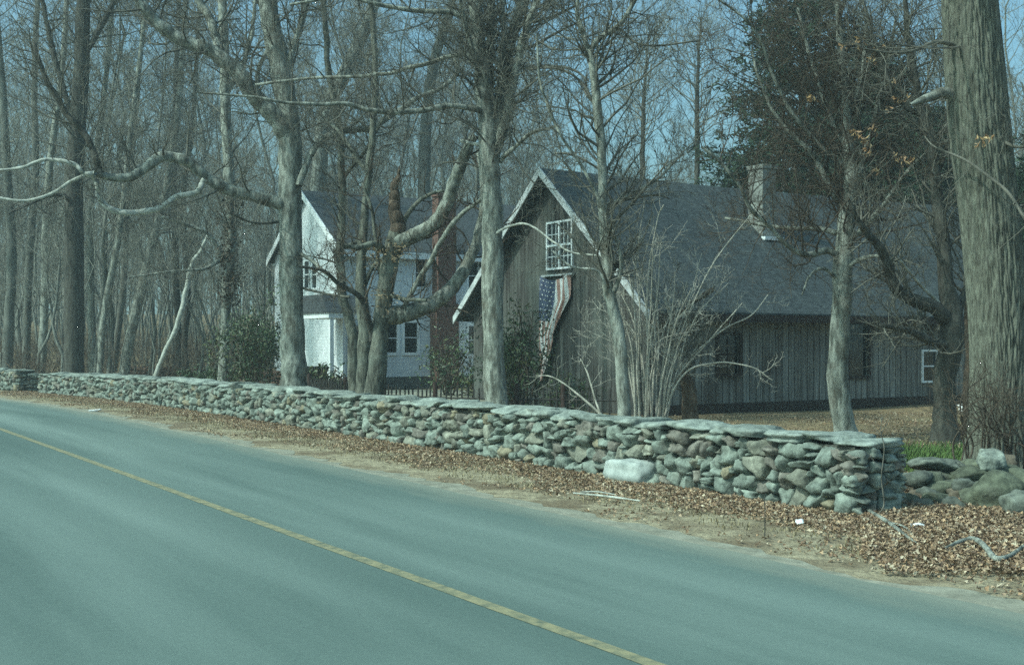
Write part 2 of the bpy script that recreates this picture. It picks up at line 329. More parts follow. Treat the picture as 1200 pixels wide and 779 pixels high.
# ------------------------------------------------------------------ stones
def sphere_unit(n):
    """cube sphere with n x n quads on each face"""
    V = []; Q = []; key = {}
    def vid(p):
        k = tuple(round(c, 5) for c in p)
        if k not in key: key[k] = len(V); V.append(p)
        return key[k]
    for ax in range(3):
        for sg in (-1, 1):
            for i in range(n):
                for j in range(n):
                    q = []
                    for a, b in ((i, j), (i+1, j), (i+1, j+1), (i, j+1)):
                        u, v = -1+2*a/n, -1+2*b/n; p = [0, 0, 0]; p[ax] = sg; p[(ax+1) % 3] = u; p[(ax+2) % 3] = v
                        q.append(vid(tuple(p)))
                    Q.append(q if sg > 0 else q[::-1])
    V = np.array(V); S = V/np.linalg.norm(V, axis=1, keepdims=True)
    return V, S, np.array(Q)
SPH = {n: sphere_unit(n) for n in (3, 4, 5, 6, 10)}
class Stones:
    def __init__(s, n=4): s.C, s.S, s.Q = SPH[n]; s.V = []; s.F = []; s.col = []; s.k = 0
    def add(s, c, half, ax, tint, rnd=.62, jag=.10, tilt=None, cuts=7):
        """c centre, half sizes along the axes ax (3x3 rows)"""
        P = s.C*(1-rnd)+s.S*rnd*1.12
        # random planar cuts make angular faces
        for _ in range(cuts):
            n = NP.normal(size=3); n /= np.linalg.norm(n); dd = P@n; lim = .62+NP.random()*.3
            P = P-np.outer(np.maximum(0, dd-lim), n)
        ph = NP.random(3)*6; f = 1.5+NP.random(3)*2
        P = P*(1+jag*(np.sin(P[:, [1]]*f[0]*2+ph[0])*np.sin(P[:, [2]]*f[1]*2+ph[1])+.6*np.sin(P[:, [0]]*f[2]*3+ph[2])))
        a = (NP.random()-.5)*.22 if tilt is None else tilt
        P = P*np.asarray(half)
        ca, sa = math.cos(a), math.sin(a); P = np.stack([P[:, 0]*ca-P[:, 2]*sa, P[:, 1], P[:, 0]*sa+P[:, 2]*ca], 1)
        s.V.append(P@np.asarray(ax)+np.asarray(c)); s.F.append(s.Q+s.k*len(s.C)); s.col.append(np.tile(tint, (len(s.C), 1))); s.k += 1
    def build(s, name, mt, parent=None):
        return link(name, mesh_np(name, np.concatenate(s.V), np.concatenate(s.F), mats=[mt], col=np.concatenate(s.col)), parent)
def stint():
    v = .78+NP.random()*.36; r = NP.random()
    if r < .05: return np.array((1.1, .93, .72))*v
    if r < .22: return np.array((1.0, .97, .88))*v
    if r < .40: return np.array((1.0, .9, .86))*v*.8
    return np.array((.93, 1.03, 1.0))*v

def pack(L, H, big=(.16, .52), hh=(.11, .25)):
    """fills a strip with interlocking stones: (s, z, w, h)"""
    n = int(L/.02); skyl = np.zeros(n); out = []
    skyl += NP.random(n)*.01
    while True:
        i = int(np.argmin(skyl)); z = skyl[i]
        if z > H-.07: break
        w = big[0]+(big[1]-big[0])*NP.random()**1.9; h = hh[0]+(hh[1]-hh[0])*NP.random()
        h = min(h, w*.85, H-z+.03); k = max(3, int(w/.02))
        j = i
        while j > 0 and skyl[j-1] < z+.035 and i-j < k: j -= 1
        e = j
        while e < n and skyl[e] < z+.045 and e-j < k: e += 1
        wid = (e-j)*.02
        if wid < .08: skyl[j:e] = z+.05; 
        if wid < .08:
            if wid > .03: out.append((j*.02+wid/2, z, wid*1.1, .06))
            continue
        zz = skyl[j:e].max(); h = min(h, wid*1.1)
        if NP.random() < .12: h *= .55
        out.append((j*.02+wid/2, (z+zz)/2, wid, h+(zz-z)/2)); skyl[j:e] = zz+h
    return out

WALL_D = 9.98; TH = .82
def wall_run(s0, s1, h_at, thing, big=(.16, .52), nfront=6, caps=True, end_faces=(True, True), mt='stone', skip=None):
    L = s1-s0
    core = Tubes(); st = Stones(nfront)
    V = []; UV = []; Q = []
    ss = np.arange(s0+.12, s1-.1, .5)
    for i, s in enumerate(ss):
        a = road_pt(s, WALL_D+.14); b = road_pt(s, WALL_D+TH-.12); h = h_at(s)-.06
        V += [(a[0], a[1], 0), (a[0], a[1], h), (b[0], b[1], h), (b[0], b[1], 0)]
        if i:
            k = 4*(i-1); Q += [(k, k+1, k+5, k+4), (k+1, k+2, k+6, k+5), (k+2, k+3, k+7, k+6)]
    Q += [(0, 3, 2, 1)]; k = 4*(len(ss)-1); Q += [(k, k+1, k+2, k+3)]
    link('rubble_core', mesh_np('rubble_core', V, Q, mats=[M['core']], smooth=False), thing)
    for side in (0, 1):
        for (u, z, w, h) in pack(L, .80, big):
            s = s0+u; Hs = h_at(s)
            if z > Hs-.13: continue
            if skip and side == 0 and skip[0] < s < skip[1] and z < skip[2]: continue
            h = min(h, Hs-.06-z)
            if h < .04: continue
            p = road_pt(s, WALL_D+(.17 if side == 0 else TH-.17)); q = road_pt(s+.05, WALL_D+.17)
            a0 = road_pt(s+.1, 0)-road_pt(s-.1, 0); a0 /= np.linalg.norm(a0)
            ax = [(a0[0], a0[1], 0), (-a0[1], a0[0], 0), (0, 0, 1)]
            jig = (NP.random()-.5)*.045
            st.add((p[0]+jig*RN[0], p[1]+jig*RN[1], z+h/2), (w*.57, .18+NP.random()*.03, h*.61), ax, stint(), rnd=.38+NP.random()*.35)
    for k, on in enumerate(end_faces):      # stones across the wall's end
        if not on: continue
        s = s0+.10 if k == 0 else s1-.10
        for (u, z, w, h) in pack(TH-.04, h_at(s)-.08, (.2, .4), (.10, .17)):
            p = road_pt(s, WALL_D+.02+u)
            st.add((p[0], p[1], z+h/2), (w*.5, .16, h*.52), [(RN[0], RN[1], 0), (-RN[1], RN[0], 0), (0, 0, 1)], stint()*.9)
    st.build('wall_stones', M[mt], thing)
    if caps:
        s = s0-.03; i = 0
        while s < s1:
            w = .34+NP.random()*.5
            if s+w > s1+.1: w = s1+.08-s
            if w < .2: break
            t = .05+NP.random()*.05; c = s+w/2; Hs = h_at(c)
            cs = Stones(6)
            a0 = road_pt(c+.1, 0)-road_pt(c-.1, 0); a0 /= np.linalg.norm(a0)
            off = (NP.random()-.5)*.08; p = road_pt(c, WALL_D+TH/2-.02+off)
            cs.add((p[0], p[1], Hs-.02+(NP.random()-.5)*.03), (w*.51, TH*.47+NP.random()*.03, t), [(a0[0], a0[1], 0), (-a0[1], a0[0], 0), (0, 0, 1)], (np.array((.95, 1.03, 1.0))*(.7+NP.random()*.45)), rnd=.42, jag=.09, tilt=(NP.random()-.5)*.07)
            cs.build('capstone', M['cap'], thing)
            s += w*.97; i += 1
def h_main(s): return .80+.035*noise.noise((s*.35, 0, 0))+.025*noise.noise((s*1.3, 5, 0))-max(0, s-35)*.008
w1 = tag(empty('stone_wall'), 'long dry stone wall of rounded grey fieldstones with flat capstones beside the road', 'stone wall')
sB = None
# pale boulder at the wall's foot: pixel 737, base 568
t_ = (737-CX)/F; Yb = WALL_D/(RN[0]*t_+RN[1]); pb = np.array((t_*Yb, Yb)); sB = float(pb@RD)
wall_run(8.90, 46.2, h_main, w1, skip=(sB-.42, sB+.42, .24))
b = Stones(10); pp = road_pt(sB, WALL_D+.08)
b.add((pp[0], pp[1], .12), (.44, .26, .20), [(RD[0], RD[1], 0), (-RD[1], RD[0], 0), (0, 0, 1)], np.ones(3), rnd=.6, jag=.05, tilt=0, cuts=2)
ob = b.build('foot_boulder', M['boulder'], w1); ob['label'] = 'large smooth pale boulder at the foot of the wall'
w2 = tag(empty('stone_wall'), 'short far piece of dry stone wall beyond the gap at the left edge', 'stone wall')
wall_run(48.3, 60, lambda s: .78, w2, nfront=3)
w3 = tag(empty('stone_wall'), 'low dark brown stone wall among the trees behind the roadside wall', 'stone wall')
st = Stones(3)
A3 = at(150, 0, 62)[:2]; B3 = at(345, 0, 50)[:2]; d3 = (B3-A3); L3 = np.linalg.norm(d3); d3 /= L3
for (u, z, w, h) in pack(L3, .62, (.25, .6), (.14, .24)):
    p = A3+d3*u; st.add((p[0], p[1], z+h/2), (w*.5, .25, h*.52), [(d3[0], d3[1], 0), (-d3[1], d3[0], 0), (0, 0, 1)], np.array((1, .8, .7))*(.7+.6*NP.random()))
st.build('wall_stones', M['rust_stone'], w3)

# tumbled stones closing the gap at the right
w4 = tag(empty('rubble_wall'), 'tumbled pile of big mossy boulders right of the wall end, below the oak', 'stone wall')
def rub(px, py, Y, hw, hh, hd, tint, tilt=0, n=6, rz=0, jag=.09):
    s_ = Stones(n); c = at(px, py, Y); c[2] = max(c[2], hh*.55)
    s_.add(c, (hw, hd, hh), [(math.cos(rz), math.sin(rz), 0), (-math.sin(rz), math.cos(rz), 0), (0, 0, 1)], np.asarray(tint)*.78, rnd=.6, jag=jag, tilt=tilt, cuts=5)
    return s_.build('boulder', M['stone'], w4)
g_ = np.array((.8, .85, .8)); m_ = np.array((.62, .66, .52)); br = np.array((.75, .6, .5))
rub(1168, 597, 13.6, .37, .27, .30, m_, .1, 10); rub(1158, 538, 14.7, .17, .12, .2, np.array((1.4, 1.5, 1.45)), .15, 6)
rub(1095, 545, 14.9, .30, .09, .25, g_, -.05); rub(1098, 572, 14.5, .26, .10, .2, m_, .12); rub(1110, 591, 14.2, .2, .07, .15, g_, 0)
rub(1086, 560, 14.6, .16, .12, .18, m_*.8, 0); rub(1140, 560, 14.6, .24, .14, .2, m_*.8, .3); rub(1128, 583, 14.2, .17, .11, .2, br, .1)
rub(1184, 560, 14.8, .22, .15, .25, m_, -.2); rub(1195, 612, 13.0, .15, .17, .2, g_, .2); rub(1145, 600, 14.0, .14, .10, .15, br, .1)
rub(1078, 592, 14.3, .12, .09, .12, br*1.1, 0); rub(1215, 575, 14.2, .3, .26, .3, m_, 0, 10); rub(1240, 600, 13.4, .28, .25, .3, g_, 0, 10)
rub(1122, 548, 15.0, .16, .09, .2, g_*.9, .1); rub(1172, 545, 15.2, .2, .14, .2, br, .0); rub(1260, 560, 14.8, .3, .3, .3, m_, 0)
rub(1069, 575, 14.9, .12, .12, .12, br, 0); rub(1155, 573, 14.4, .15, .1, .15, g_*.8, 0)

for (a_, b_, c_, w_, h_, d_, t_) in ((1072, 560, 14.5, .15, .10, .2, g_*.8), (1066, 592, 13.9, .12, .09, .15, m_*.8), (1080, 606, 13.6, .13, .07, .12, g_*.7), (1098, 600, 13.8, .17, .10, .15, m_*.9), (1088, 579, 14.3, .16, .09, .16, g_*.8),
        (1118, 604, 13.5, .14, .09, .14, g_*.7), (1108, 560, 14.8, .20, .08, .2, m_*.8), (1138, 586, 13.9, .16, .12, .16, m_*.7), (1130, 570, 14.2, .13, .09, .15, g_*.8), (1190, 585, 14.0, .2, .14, .2, m_*.8), (1145, 547, 15.0, .18, .10, .2, m_)):
    rub(a_, b_, c_, w_, h_, d_, t_, NP.normal()*.12, rz=NP.normal()*.4)
# ------------------------------------------------------------------ buildings
XA = np.array((.8455, .534)); YA = np.array((-.534, .8455)); RZ = math.atan2(.534, .8455)
class Bld:
    def __init__(s, name, C0): s.C = np.array(C0, float); s.o = empty(name, (C0[0], C0[1], 0), RZ)
    def sx(s, px, y=0.0):       # local x on the plane y where pixel column px meets it
        t = (px-CX)/F; o = s.C+YA*y; return (t*o[1]-o[0])/(XA[0]-t*XA[1])
    def sy(s, px, x=0.0):
        t = (px-CX)/F; o = s.C+XA*x; return (t*o[1]-o[0])/(YA[0]-t*YA[1])
    def Y(s, x, y): return (s.C+XA*x+YA*y)[1]
def wall_holes_x(name, x0, x1, z0, z1, y0, y1, holes, mt, parent):
    """wall in the local xz plane with real openings (x0,x1,z0,z1)"""
    xs = sorted({x0, x1}|{h[0] for h in holes}|{h[1] for h in holes}); zs = sorted({z0, z1}|{h[2] for h in holes}|{h[3] for h in holes})
    L = []
    for a, b in zip(xs, xs[1:]):
        run = None
        for c, d in zip(zs, zs[1:]):
            mx_, mz = (a+b)/2, (c+d)/2
            if any(h[0] < mx_ < h[1] and h[2] < mz < h[3] for h in holes):
                if run: L.append((a, b, y0, y1, *run)); run = None
            else: run = (run[0], d) if run else (c, d)
        if run: L.append((a, b, y0, y1, *run))
    return boxes(name, L, mt, parent)
def swap(L): return [(b[2], b[3], b[0], b[1], b[4], b[5]) for b in L]
def window(parent, axis, a0, a1, z0, z1, face, fr=.07, nx=1, nz=1, fm='trim', depth=.05, name='window', glass=None, into=None):
    """framed sash; face = coordinate of the wall's outer plane, outward is negative. into: recess behind an opening"""
    f = fr; P = -depth
    L = [(a0-f, a0, face+P, face+.03, z0-f, z1+f), (a1, a1+f, face+P, face+.03, z0-f, z1+f), (a0, a1, face+P, face+.03, z1, z1+f), (a0, a1, face+P-.03, face+.03, z0-f, z0)]
    g = face-.004 if into is None else face+into
    mw = .022
    for i in range(1, nx): c = a0+(a1-a0)*i/nx; L.append((c-mw/2, c+mw/2, g-.02, g-.002, z0, z1))
    for i in range(1, nz): c = z0+(z1-z0)*i/nz; w_ = mw*1.8 if i*2 == nz else mw; L.append((a0, a1, g-.024, g-.0025, c-w_/2, c+w_/2))
    pane = [(a0, a1, g, g+.012, z0, z1)]
    if axis == 1: L = swap(L); pane = swap(pane)
    w = boxes(name, L, M[fm], parent); boxes('pane', pane, M['glass'], w)
    return w

# ---- barn
B = Bld('barn', (3.47, 30.0)); tag(B.o, 'weathered grey board barn with a long dark roof and pale gable trim', 'barn')
BW, BL, ZE, ZR = 8.74, 17.5, 2.95, 6.62
holes = []
def zr(py, Y): return zof(py, Y)
x_a, x_b = B.sx(842), B.sx(866); Yw = B.Y(x_a, 0); hW = (x_a, x_b, zr(438, Yw), zr(393, Yw))
x_c, x_d = B.sx(994), B.sx(1017); Yd = B.Y(x_c, 0); hD = (x_c, x_d, zr(441, Yd), zr(378, Yd))
x_e, x_f = B.sx(1081), B.sx(1097); Yv = B.Y(x_e, 0); hV = (x_e, x_f, zr(446, Yv), zr(412, Yv))
wall_holes_x('side_wall', 0.003, BL, 0, ZE+.1, 0, .12, [hW, hD, hV], M['boardx'], B.o)
prism('gable_wall', [(0, 0), (BW, 0), (BW, ZE), (BW/2, ZR-.12), (0, ZE)], 0, 0, -.12+.12+.001, M['boardy'], B.o)
prism('gable_wall', [(0.13, 0), (BW, 0), (BW, ZE), (BW/2, ZR-.12), (0.13, ZE)], 0, BL-.1, BL-.002, M['boardy'], B.o)
boxes('rear_wall', [(.01, BL-.12, BW-.12, BW-.002, 0, ZE)], M['boardx'], B.o)
boxes('eave_shade_strip', [(.03, BL-.03, -.028, -.001, ZE-.42, ZE-.06)], mat('red_brown_shade', (.05, .024, .02), (.13, .065, .055), 5, (1, 1, 2), bump=.4), B.o)  # dark red-brown strip painting the eave's shade on the upper wall
boxes('sill_beam', [(-.02, BL, -.03, -.001, 0, .28)], M['dark'], B.o)
for h, fm, nx, nz in ((hW, 'dark', 2, 2), (hD, 'dark', 1, 1)):
    window(B.o, 0, *h, 0, fr=.08, nx=nx, nz=nz, fm=fm, into=.06)
window(B.o, 0, *hV, 0, fr=.06, nx=1, nz=2, fm='trim', into=.03)
ww = window(B.o, 1, B.sy(671), B.sy(643), zr(314, 33.6), zr(262, 33.6), 0, fr=.055, nx=6, nz=4, fm='trim', depth=.06)
ymid = (B.sy(671)+B.sy(643))/2; Zb, Zt = zr(314, 33.6), zr(262, 33.6)
boxes('mullion', [(-.062, -.002, ymid-.035, ymid+.035, Zb, Zt), (-.064, -.002, B.sy(671), B.sy(643), (Zb+Zt)/2-.03, (Zb+Zt)/2+.03)], M['trim'], ww)
boxes('window_shelf', [(-.14, -.002, B.sy(675), B.sy(639), Zb-.24, Zb-.19)], M['rake'], B.o)
ov, og = .5, .42; sl_ = (ZR-ZE)/(BW/2)
def roof_poly(w, ze, zr_, ov, th):
    s_ = (zr_-ze)/(w/2)
    return [(-ov, ze-ov*s_), (w/2, zr_), (w+ov, ze-ov*s_), (w+ov, ze-ov*s_+th), (w/2, zr_+th), (-ov, ze-ov*s_+th)]
def sagged(name, poly, a0, a1, mt, parent, nseg=48, amp=.03, sag=.07):
    V = []; Q = []; n = len(poly)
    for i in range(nseg+1):
        t = i/nseg; x = a0+(a1-a0)*t
        for k, (u, v) in enumerate(poly):
            V.append((x, u, v-sag*math.sin(math.pi*t)*(1 if k in (1, 4) else .5)+amp*noise.noise((x*.6, u*.4, 3))*(math.sin(math.pi*t)**.4 if 0 < t < 1 else 0)))
    for i in range(nseg):
        for k in range(n): a_ = i*n+k; b_ = i*n+(k+1) % n; Q.append((a_, b_, b_+n, a_+n))
    e_ = nseg*n
    Q += [(0, 5, 4, 1), (1, 4, 3, 2), (e_+1, e_+4, e_+5, e_), (e_+2, e_+3, e_+4, e_+1)]
    return link(name, mesh_np(name, V, Q, mats=[mt], smooth=False), parent)
s_ = sl_
sagged('roof', roof_poly(BW, ZE, ZR, ov, .14), -og, BL+og, M['shingle'], B.o)
def rake(parent, w, ze, zr_, ov, x0, x1, dz0, dz1, mt, which=(0, 1)):
    s_ = (zr_-ze)/(w/2)
    for k in which:
        P = [(-ov, ze-ov*s_+dz0), (w/2, zr_+dz0), (w/2, zr_+dz1), (-ov, ze-ov*s_+dz1)]
        if k: P = [(w-a, b) for a, b in P]
        prism('rake_board', P, 0, x0, x1, mt, parent)
rake(B.o, BW, ZE, ZR, ov+.01, -og-.045, -og-.003, -.08, .155, M['rake'])
boxes('fascia', [(-og, BL+og, -ov-.035, -ov-.002, ZE-ov*s_-.13, ZE-ov*s_+.07)], M['dark'], B.o)
boxes('rafter_tail', [(x, x+.07, -ov+.01, -.002, ZE-ov*s_-.07, ZE-ov*s_-.004) for x in np.arange(.2, BL, .6)], M['dark'], B.o)
cx_ = 6.35; 
ch = boxes('chimney', [(cx_-.27, cx_+.27, 2.3, 2.9, 4.6, 7.0), (cx_-.31, cx_+.31, 2.26, 2.94, 7.0, 7.12)], M['chimney'], B.o, .01)
boxes('flashing', [(cx_-.34, cx_+.42, 2.12, 2.28, 4.88, 4.98)], M['trim'], ch)

# ---- house
H = Bld('farmhouse', (-6.5, 46.0)); tag(H.o, 'white clapboard two storey farmhouse with dark roof behind the trees', 'house')
HW, HL, HE, HR = 7.2, 14.0, 5.5, 7.95
def hz(py, x, y=0): return zof(py, H.Y(x, y))
hh_ = []
for (p0, p1, y0, y1) in ((451, 465, 413, 379), (474, 489, 413, 378), (549, 561, 415, 382), (487, 499, 336, 303), (549, 560, 338, 308)):
    a, b_ = H.sx(p0), H.sx(p1); hh_.append((a, b_, hz(y0, a), hz(y1, a)))
wall_holes_x('side_wall', .004, HL, .5, HE+.05, 0, .14, hh_, M['clap'], H.o)
for h in hh_: window(H.o, 0, *h, 0, fr=.11, nx=1, nz=2, into=.05, depth=.03)
prism('gable_wall', [(0, .5), (HW, .5), (HW, HE), (HW/2, HR-.1), (0, HE)], 0, 0, .14, M['clap'], H.o)
prism('gable_wall', [(.15, .5), (HW, .5), (HW, HE), (HW/2, HR-.1), (.15, HE)], 0, HL-.15, HL-.003, M['clap'], H.o)
boxes('rear_wall', [(.15, HL-.16, HW-.14, HW-.002, .5, HE)], M['clap'], H.o)
boxes('foundation', [(.03, HL-.03, .03, HW-.03, 0, .498)], M['found'], H.o)
boxes('corner_board', [(-.03, .12, -.03, -.001, .5, HE-.1), (-.03, -.001, -.001, .12, .5, HE-.1)], M['trim'], H.o)
for (p0, p1, y0, y1, n_) in ((357.5, 362.5, 337, 306, 1), (366.5, 371.5, 337, 306, 1), (387, 392, 412, 381, 1)):
    a, b_ = H.sy(p1), H.sy(p0); Yq = H.Y(0, a); window(H.o, 1, a, b_, zof(y0, Yq), zof(y1, Yq), 0, fr=.09, nx=1, nz=2, depth=.03)
prism('roof', roof_poly(HW, HE, HR, .3, .14), 0, -.25, HL+.25, M['houseroof'], H.o)
rake(H.o, HW, HE, HR, .31, -.29, -.253, -.12, .155, M['trim'])
hs = (HR-HE)/(HW/2)
boxes('eave_board', [(-.25, HL+.25, -.335, -.302, HE-.3*hs-.14, HE-.3*hs+.12)], M['trim'], H.o)
c0, c1 = H.sx(511, -.5), H.sx(537, -.5)
boxes('chimney', [(c0, c1, -.55, -.004, 0, 3.4), (c0+.1, c1-.1, -.5, -.003, 3.4, 7.7), (c0+.05, c1-.05, -.55, .0, 7.7, 7.82)], M['brick'], H.o)
# entry porch on the gable end
po = empty('porch'); po.parent = H.o
q0, q1 = H.sy(387, -1.7), H.sy(345, -1.7)
boxes('porch_floor', [(-1.6, -.003, q0+.15, q1-.1, 0, .45)], M['found'], po)
prism('porch_roof', [(q0, 2.95), (q1, 2.95), (q1-.6, 3.6), (q0+.6, 3.6)], 0, -1.8, -.04, M['houseroof'], po)
boxes('porch_beam', [(-1.72, -.04, q0+.08, q1-.08, 2.75, 2.94)], M['trim'], po)
for y in (q0+.2, q1-.2): boxes('porch_post', [(-1.65, -1.5, y-.07, y+.07, .45, 2.75)], M['trim'], po)
d_ = boxes('front_door', [(-.05, -.003, (q0+q1)/2-.45, (q0+q1)/2+.45, .5, 2.5)], M['dark'], H.o)
# small lean-to at the right of the house chimney, with a slanted white rake
lt = empty('lean_to'); lt.parent = H.o
a = H.sx(541); 
prism('lean_to_roof', [(-2.2, 3.0), (-.01, 5.0), (-.01, 5.12), (-2.3, 3.05)], 0, a+.8, a+4.5, M['houseroof'], lt)
prism('lean_to_wall', [(-2.1, .3), (-.01, .3), (-.01, 4.95), (-2.1, 3.02)], 0, a+.95, a+1.05, M['clap'], lt)

# urn on the ground by the porch
def lathe(name, prof, mt, parent=None, k=20):
    V = []; Q = []
    for r, z in prof:
        for i in range(k): V.append((r*math.cos(i*2*math.pi/k), r*math.sin(i*2*math.pi/k), z))
    for j in range(len(prof)-1):
        for i in range(k): Q.append((j*k+i, j*k+(i+1) % k, (j+1)*k+(i+1) % k, (j+1)*k+i))
    return link(name, mesh_np(name, V, Q, mats=[mt]), parent)
pu = at(371, 0, 40)
u = lathe('urn', [(.01, 0), (.22, 0), (.22, .06), (.12, .12), (.09, .3), (.12, .38), (.24, .5), (.31, .66), (.36, .78), (.40, .82), (.38, .85), (.30, .83), (.24, .7), (.01, .68)], M['iron'])
u.location = (pu[0], pu[1], 0); u.scale = (1.1, 1.1, 1.25)
tag(u, 'dark pedestal urn in front of the white farmhouse porch', 'urn')
# lamp under barn eave
xq = B.sx(1101, -.2); pq = B.C+XA*xq+YA*(-.2)
la = empty('wall_lamp', (pq[0], pq[1], 0)); tag(la, 'small white bell shaped lamp under the barn eave by the dark tree', 'lamp')
zl = zof(386, pq[1])
o = lathe('lamp_shade', [(.02, .40), (.05, .38), (.06, .25), (.10, .10), (.12, .02), (.10, 0), (.01, .03)], M['lit'], la, 14); o.location.z = zl
tb = Tubes(); tb.add([(0, 0, zl+.38), (0, 0, zl+.46), (-.10, .17, zl+.46)], [.012]*3, 6); tb.build('bracket', M['iron'], la)

# ---- flag on the gable, below the window
fo = empty('flag'); fo.location = B.o.location; fo.rotation_euler = B.o.rotation_euler
tag(fo, 'faded stars and stripes flag hanging lengthwise below the barn gable window', 'flag')
mb_ = mat('flag_blue', (.06, .075, .14), (.10, .125, .19), 5); mr_ = mat('flag_red', (.36, .20, .17), (.44, .28, .24), 5); mwh = mat('flag_white', (.62, .63, .63), (.78, .79, .79), 5)
ya, yb = B.sy(637), B.sy(671); zt = zr(322, 33.7); zb_ = zr(449, 33.7)
nu, nv = 39, 60
def fpt(uu, v, push=0):
    nar = 1-.50*min(1, max(0, (v-.22)/.35))-.38*max(0, v-.62)/.38
    y = ya+(yb-ya)*(uu*nar+.02*math.sin(v*9))
    sag = .17*(1-(2*uu-1)**2)*max(0, 1-v*1.6)
    z = zt+(zb_-zt)*v*(1-.04*uu)-sag
    x = -.12-.05*math.sin(uu*11+v*4)*(.4+v)-.03*math.sin(uu*23+v*9)-push
    return (x, y, z)
V = [fpt(i/nu, j/nv) for j in range(nv+1) for i in range(nu+1)]; Q = []; mi = []
for j in range(nv):
    for i in range(nu):
        k = j*(nu+1)+i; Q.append((k, k+1, k+nu+2, k+nu+1))
        uu, v = (i+.5)/nu, (j+.5)/nv; s13 = int(uu*13)
        if uu < 7/13 and v < .42: mi.append(0)
        else: mi.append(1 if s13 % 2 == 0 else 2)
fl_ = link('flag_cloth', mesh_np('flag_cloth', V, Q, mats=[mb_, mr_, mwh], midx=mi), fo)
sv = []; sf = []
for r_ in range(9):
    for c_ in range(6 if r_ % 2 == 0 else 5):
        cu = ((c_+.5+(0 if r_ % 2 == 0 else .5))/6)*7/13; cv = (r_+.6)/9*.42
        b0 = len(sv)
        for a in range(10):
            rr = .85 if a % 2 == 0 else .34
            sv.append(fpt(cu+.032*rr*math.cos(a*math.pi/5), cv+.012*rr*math.sin(a*math.pi/5), .012))
        sf.append(tuple(range(b0, b0+10)))
me = bpy.data.meshes.new('star_pattern'); me.from_pydata(sv, [], sf); me.materials.append(mwh); so = link('star_pattern', me, fl_)

# ---- picket fence
def fence(pts, label):
    f = tag(empty('picket_fence'), label, 'fence')
    tb = Tubes(); rails = Tubes(); n = 0
    for (p0, p1) in zip(pts, pts[1:]):
        p0 = np.array(p0); p1 = np.array(p1); L = np.linalg.norm(p1-p0)
        for zz in (.22, .62): rails.add([(*p0, zz), (*p1, zz)], [.02, .02], 4)
        m = int(L/.14)
        for i in range(m):
            q = p0+(p1-p0)*i/m; lean = (NP.random(2)-.5)*.03; hgt = .80+NP.random()*.05
            tb.add([(q[0], q[1], .05), (q[0]+lean[0], q[1]+lean[1], hgt), (q[0]+lean[0], q[1]+lean[1], hgt+.06)], [.021, .021, .004], 5)
        ps = Tubes(); ps.add([(*p0, 0), (*p0, .95), (*p0, .99)], [.055, .055, .01], 8); ps.build('post', M['dark'], f)
    tb.build('pickets', M['iron'], f); rails.build('rails', M['iron'], f)
def poly(*a): return [at(px, 0, Y)[:2] for px, Y in a]
fence(poly((362, 34), (405, 31), (450, 28.5), (510, 27.3), (568, 26.6)), 'dark picket fence between the farmhouse and the stone wall')
fence(poly((606, 26.4), (660, 26.2), (722, 25.8)), 'dark picket fence in front of the barn gable')

# ------------------------------------------------------------------ trees
def unit(v): return v/(np.linalg.norm(v)+1e-9)
def grow(tb, p, d, L, r, lv, up=.25, wig=.22, kids=(0, 4, 5, 6), ratio=.55, minr=.004, spread=.9):
    """a branch of level lv (higher = thicker) and its children"""
    n = 6 if lv > 1 else (5 if lv == 1 else 4)
    pts = [np.array(p, float)]; d = unit(np.array(d, float)); dirs = [d]
    for i in range(n-1):
        d = unit(d+NP.normal(size=3)*wig+np.array((0, 0, up*.35)))
        pts.append(pts[-1]+d*L/(n-1)); dirs.append(d)
    rr = r*np.linspace(1, .35 if lv else .45, n)
    tb.add(pts, np.maximum(rr, minr*.7), 6 if lv > 2 else (4 if lv == 2 else 3))
    if lv == 0: return
    m = kids[min(lv, len(kids)-1)]
    for i in range(m):
        t = (.18+.82*(i+NP.random())/m)*(n-1); k = min(int(t), n-2); q = pts[k]+(pts[k+1]-pts[k])*(t-k)
        v = NP.normal(size=3); v -= v@dirs[k]*dirs[k]; v = unit(v); v[2] += up*.8
        grow(tb, q, dirs[k]*(1.2-spread*.5)+v*spread, L*ratio*(.6+.7*NP.random())*(1.15-.5*t/(n-1)), max(minr, rr[k]*(.5+.12*NP.random())), lv-1, up, wig, kids, ratio, minr, spread)
def px_branch(rows, Y, n=None, dY=0, wob=0):
    """rows (px, py, width px): a limb traced in the plane at distance Y, drifting by dY metres towards its tip"""
    n = n or max(8, 6*len(rows)); r = bez(rows, n); out = []; rad = []
    for i in range(n):
        y = Y+dY*(i/(n-1))+wob*math.sin(i*1.1)
        rd_ = max(.003, r[i][2]/2/F*y); q = at(r[i][0], r[i][1], y); k_ = min(.035, rd_*.7)*(1 if i else 0)
        q = q+np.array((noise.noise((q[0]*2, q[2]*2, 1)), noise.noise((q[0]*2, q[2]*2, 7)), noise.noise((q[0]*2, q[2]*2, 13))))*k_*1.3
        out.append(q); rad.append(rd_)
    return np.array(out), np.array(rad)
def sprout(tb, P, rad, count, L_, lv, t0=.2, t1=1., up=.25, minr=.004, spread=.95, rmul=.35, kids=(0, 4, 5, 6), wig=.22, bias=None, ratio=.55):
    n = len(P); L = L_*1.22
    for i in range(count):
        t = (t0+(t1-t0)*(i+NP.random())/count)*(n-1); k = min(int(t), n-2); q = P[k]+(P[k+1]-P[k])*(t-k)
        ax = unit(P[k+1]-P[k]); v = NP.normal(size=3)
        if bias is not None: v += np.array(bias)
        v -= v@ax*ax; v = unit(v); v[2] += up
        rr = max(minr*1.6, min(rad[k]*rmul*(.6+.6*NP.random()), .006*2.2**lv))
        grow(tb, q, ax*.35+v*spread, L*(.55+.8*NP.random()), rr, lv, up, wig, kids, ratio, minr)
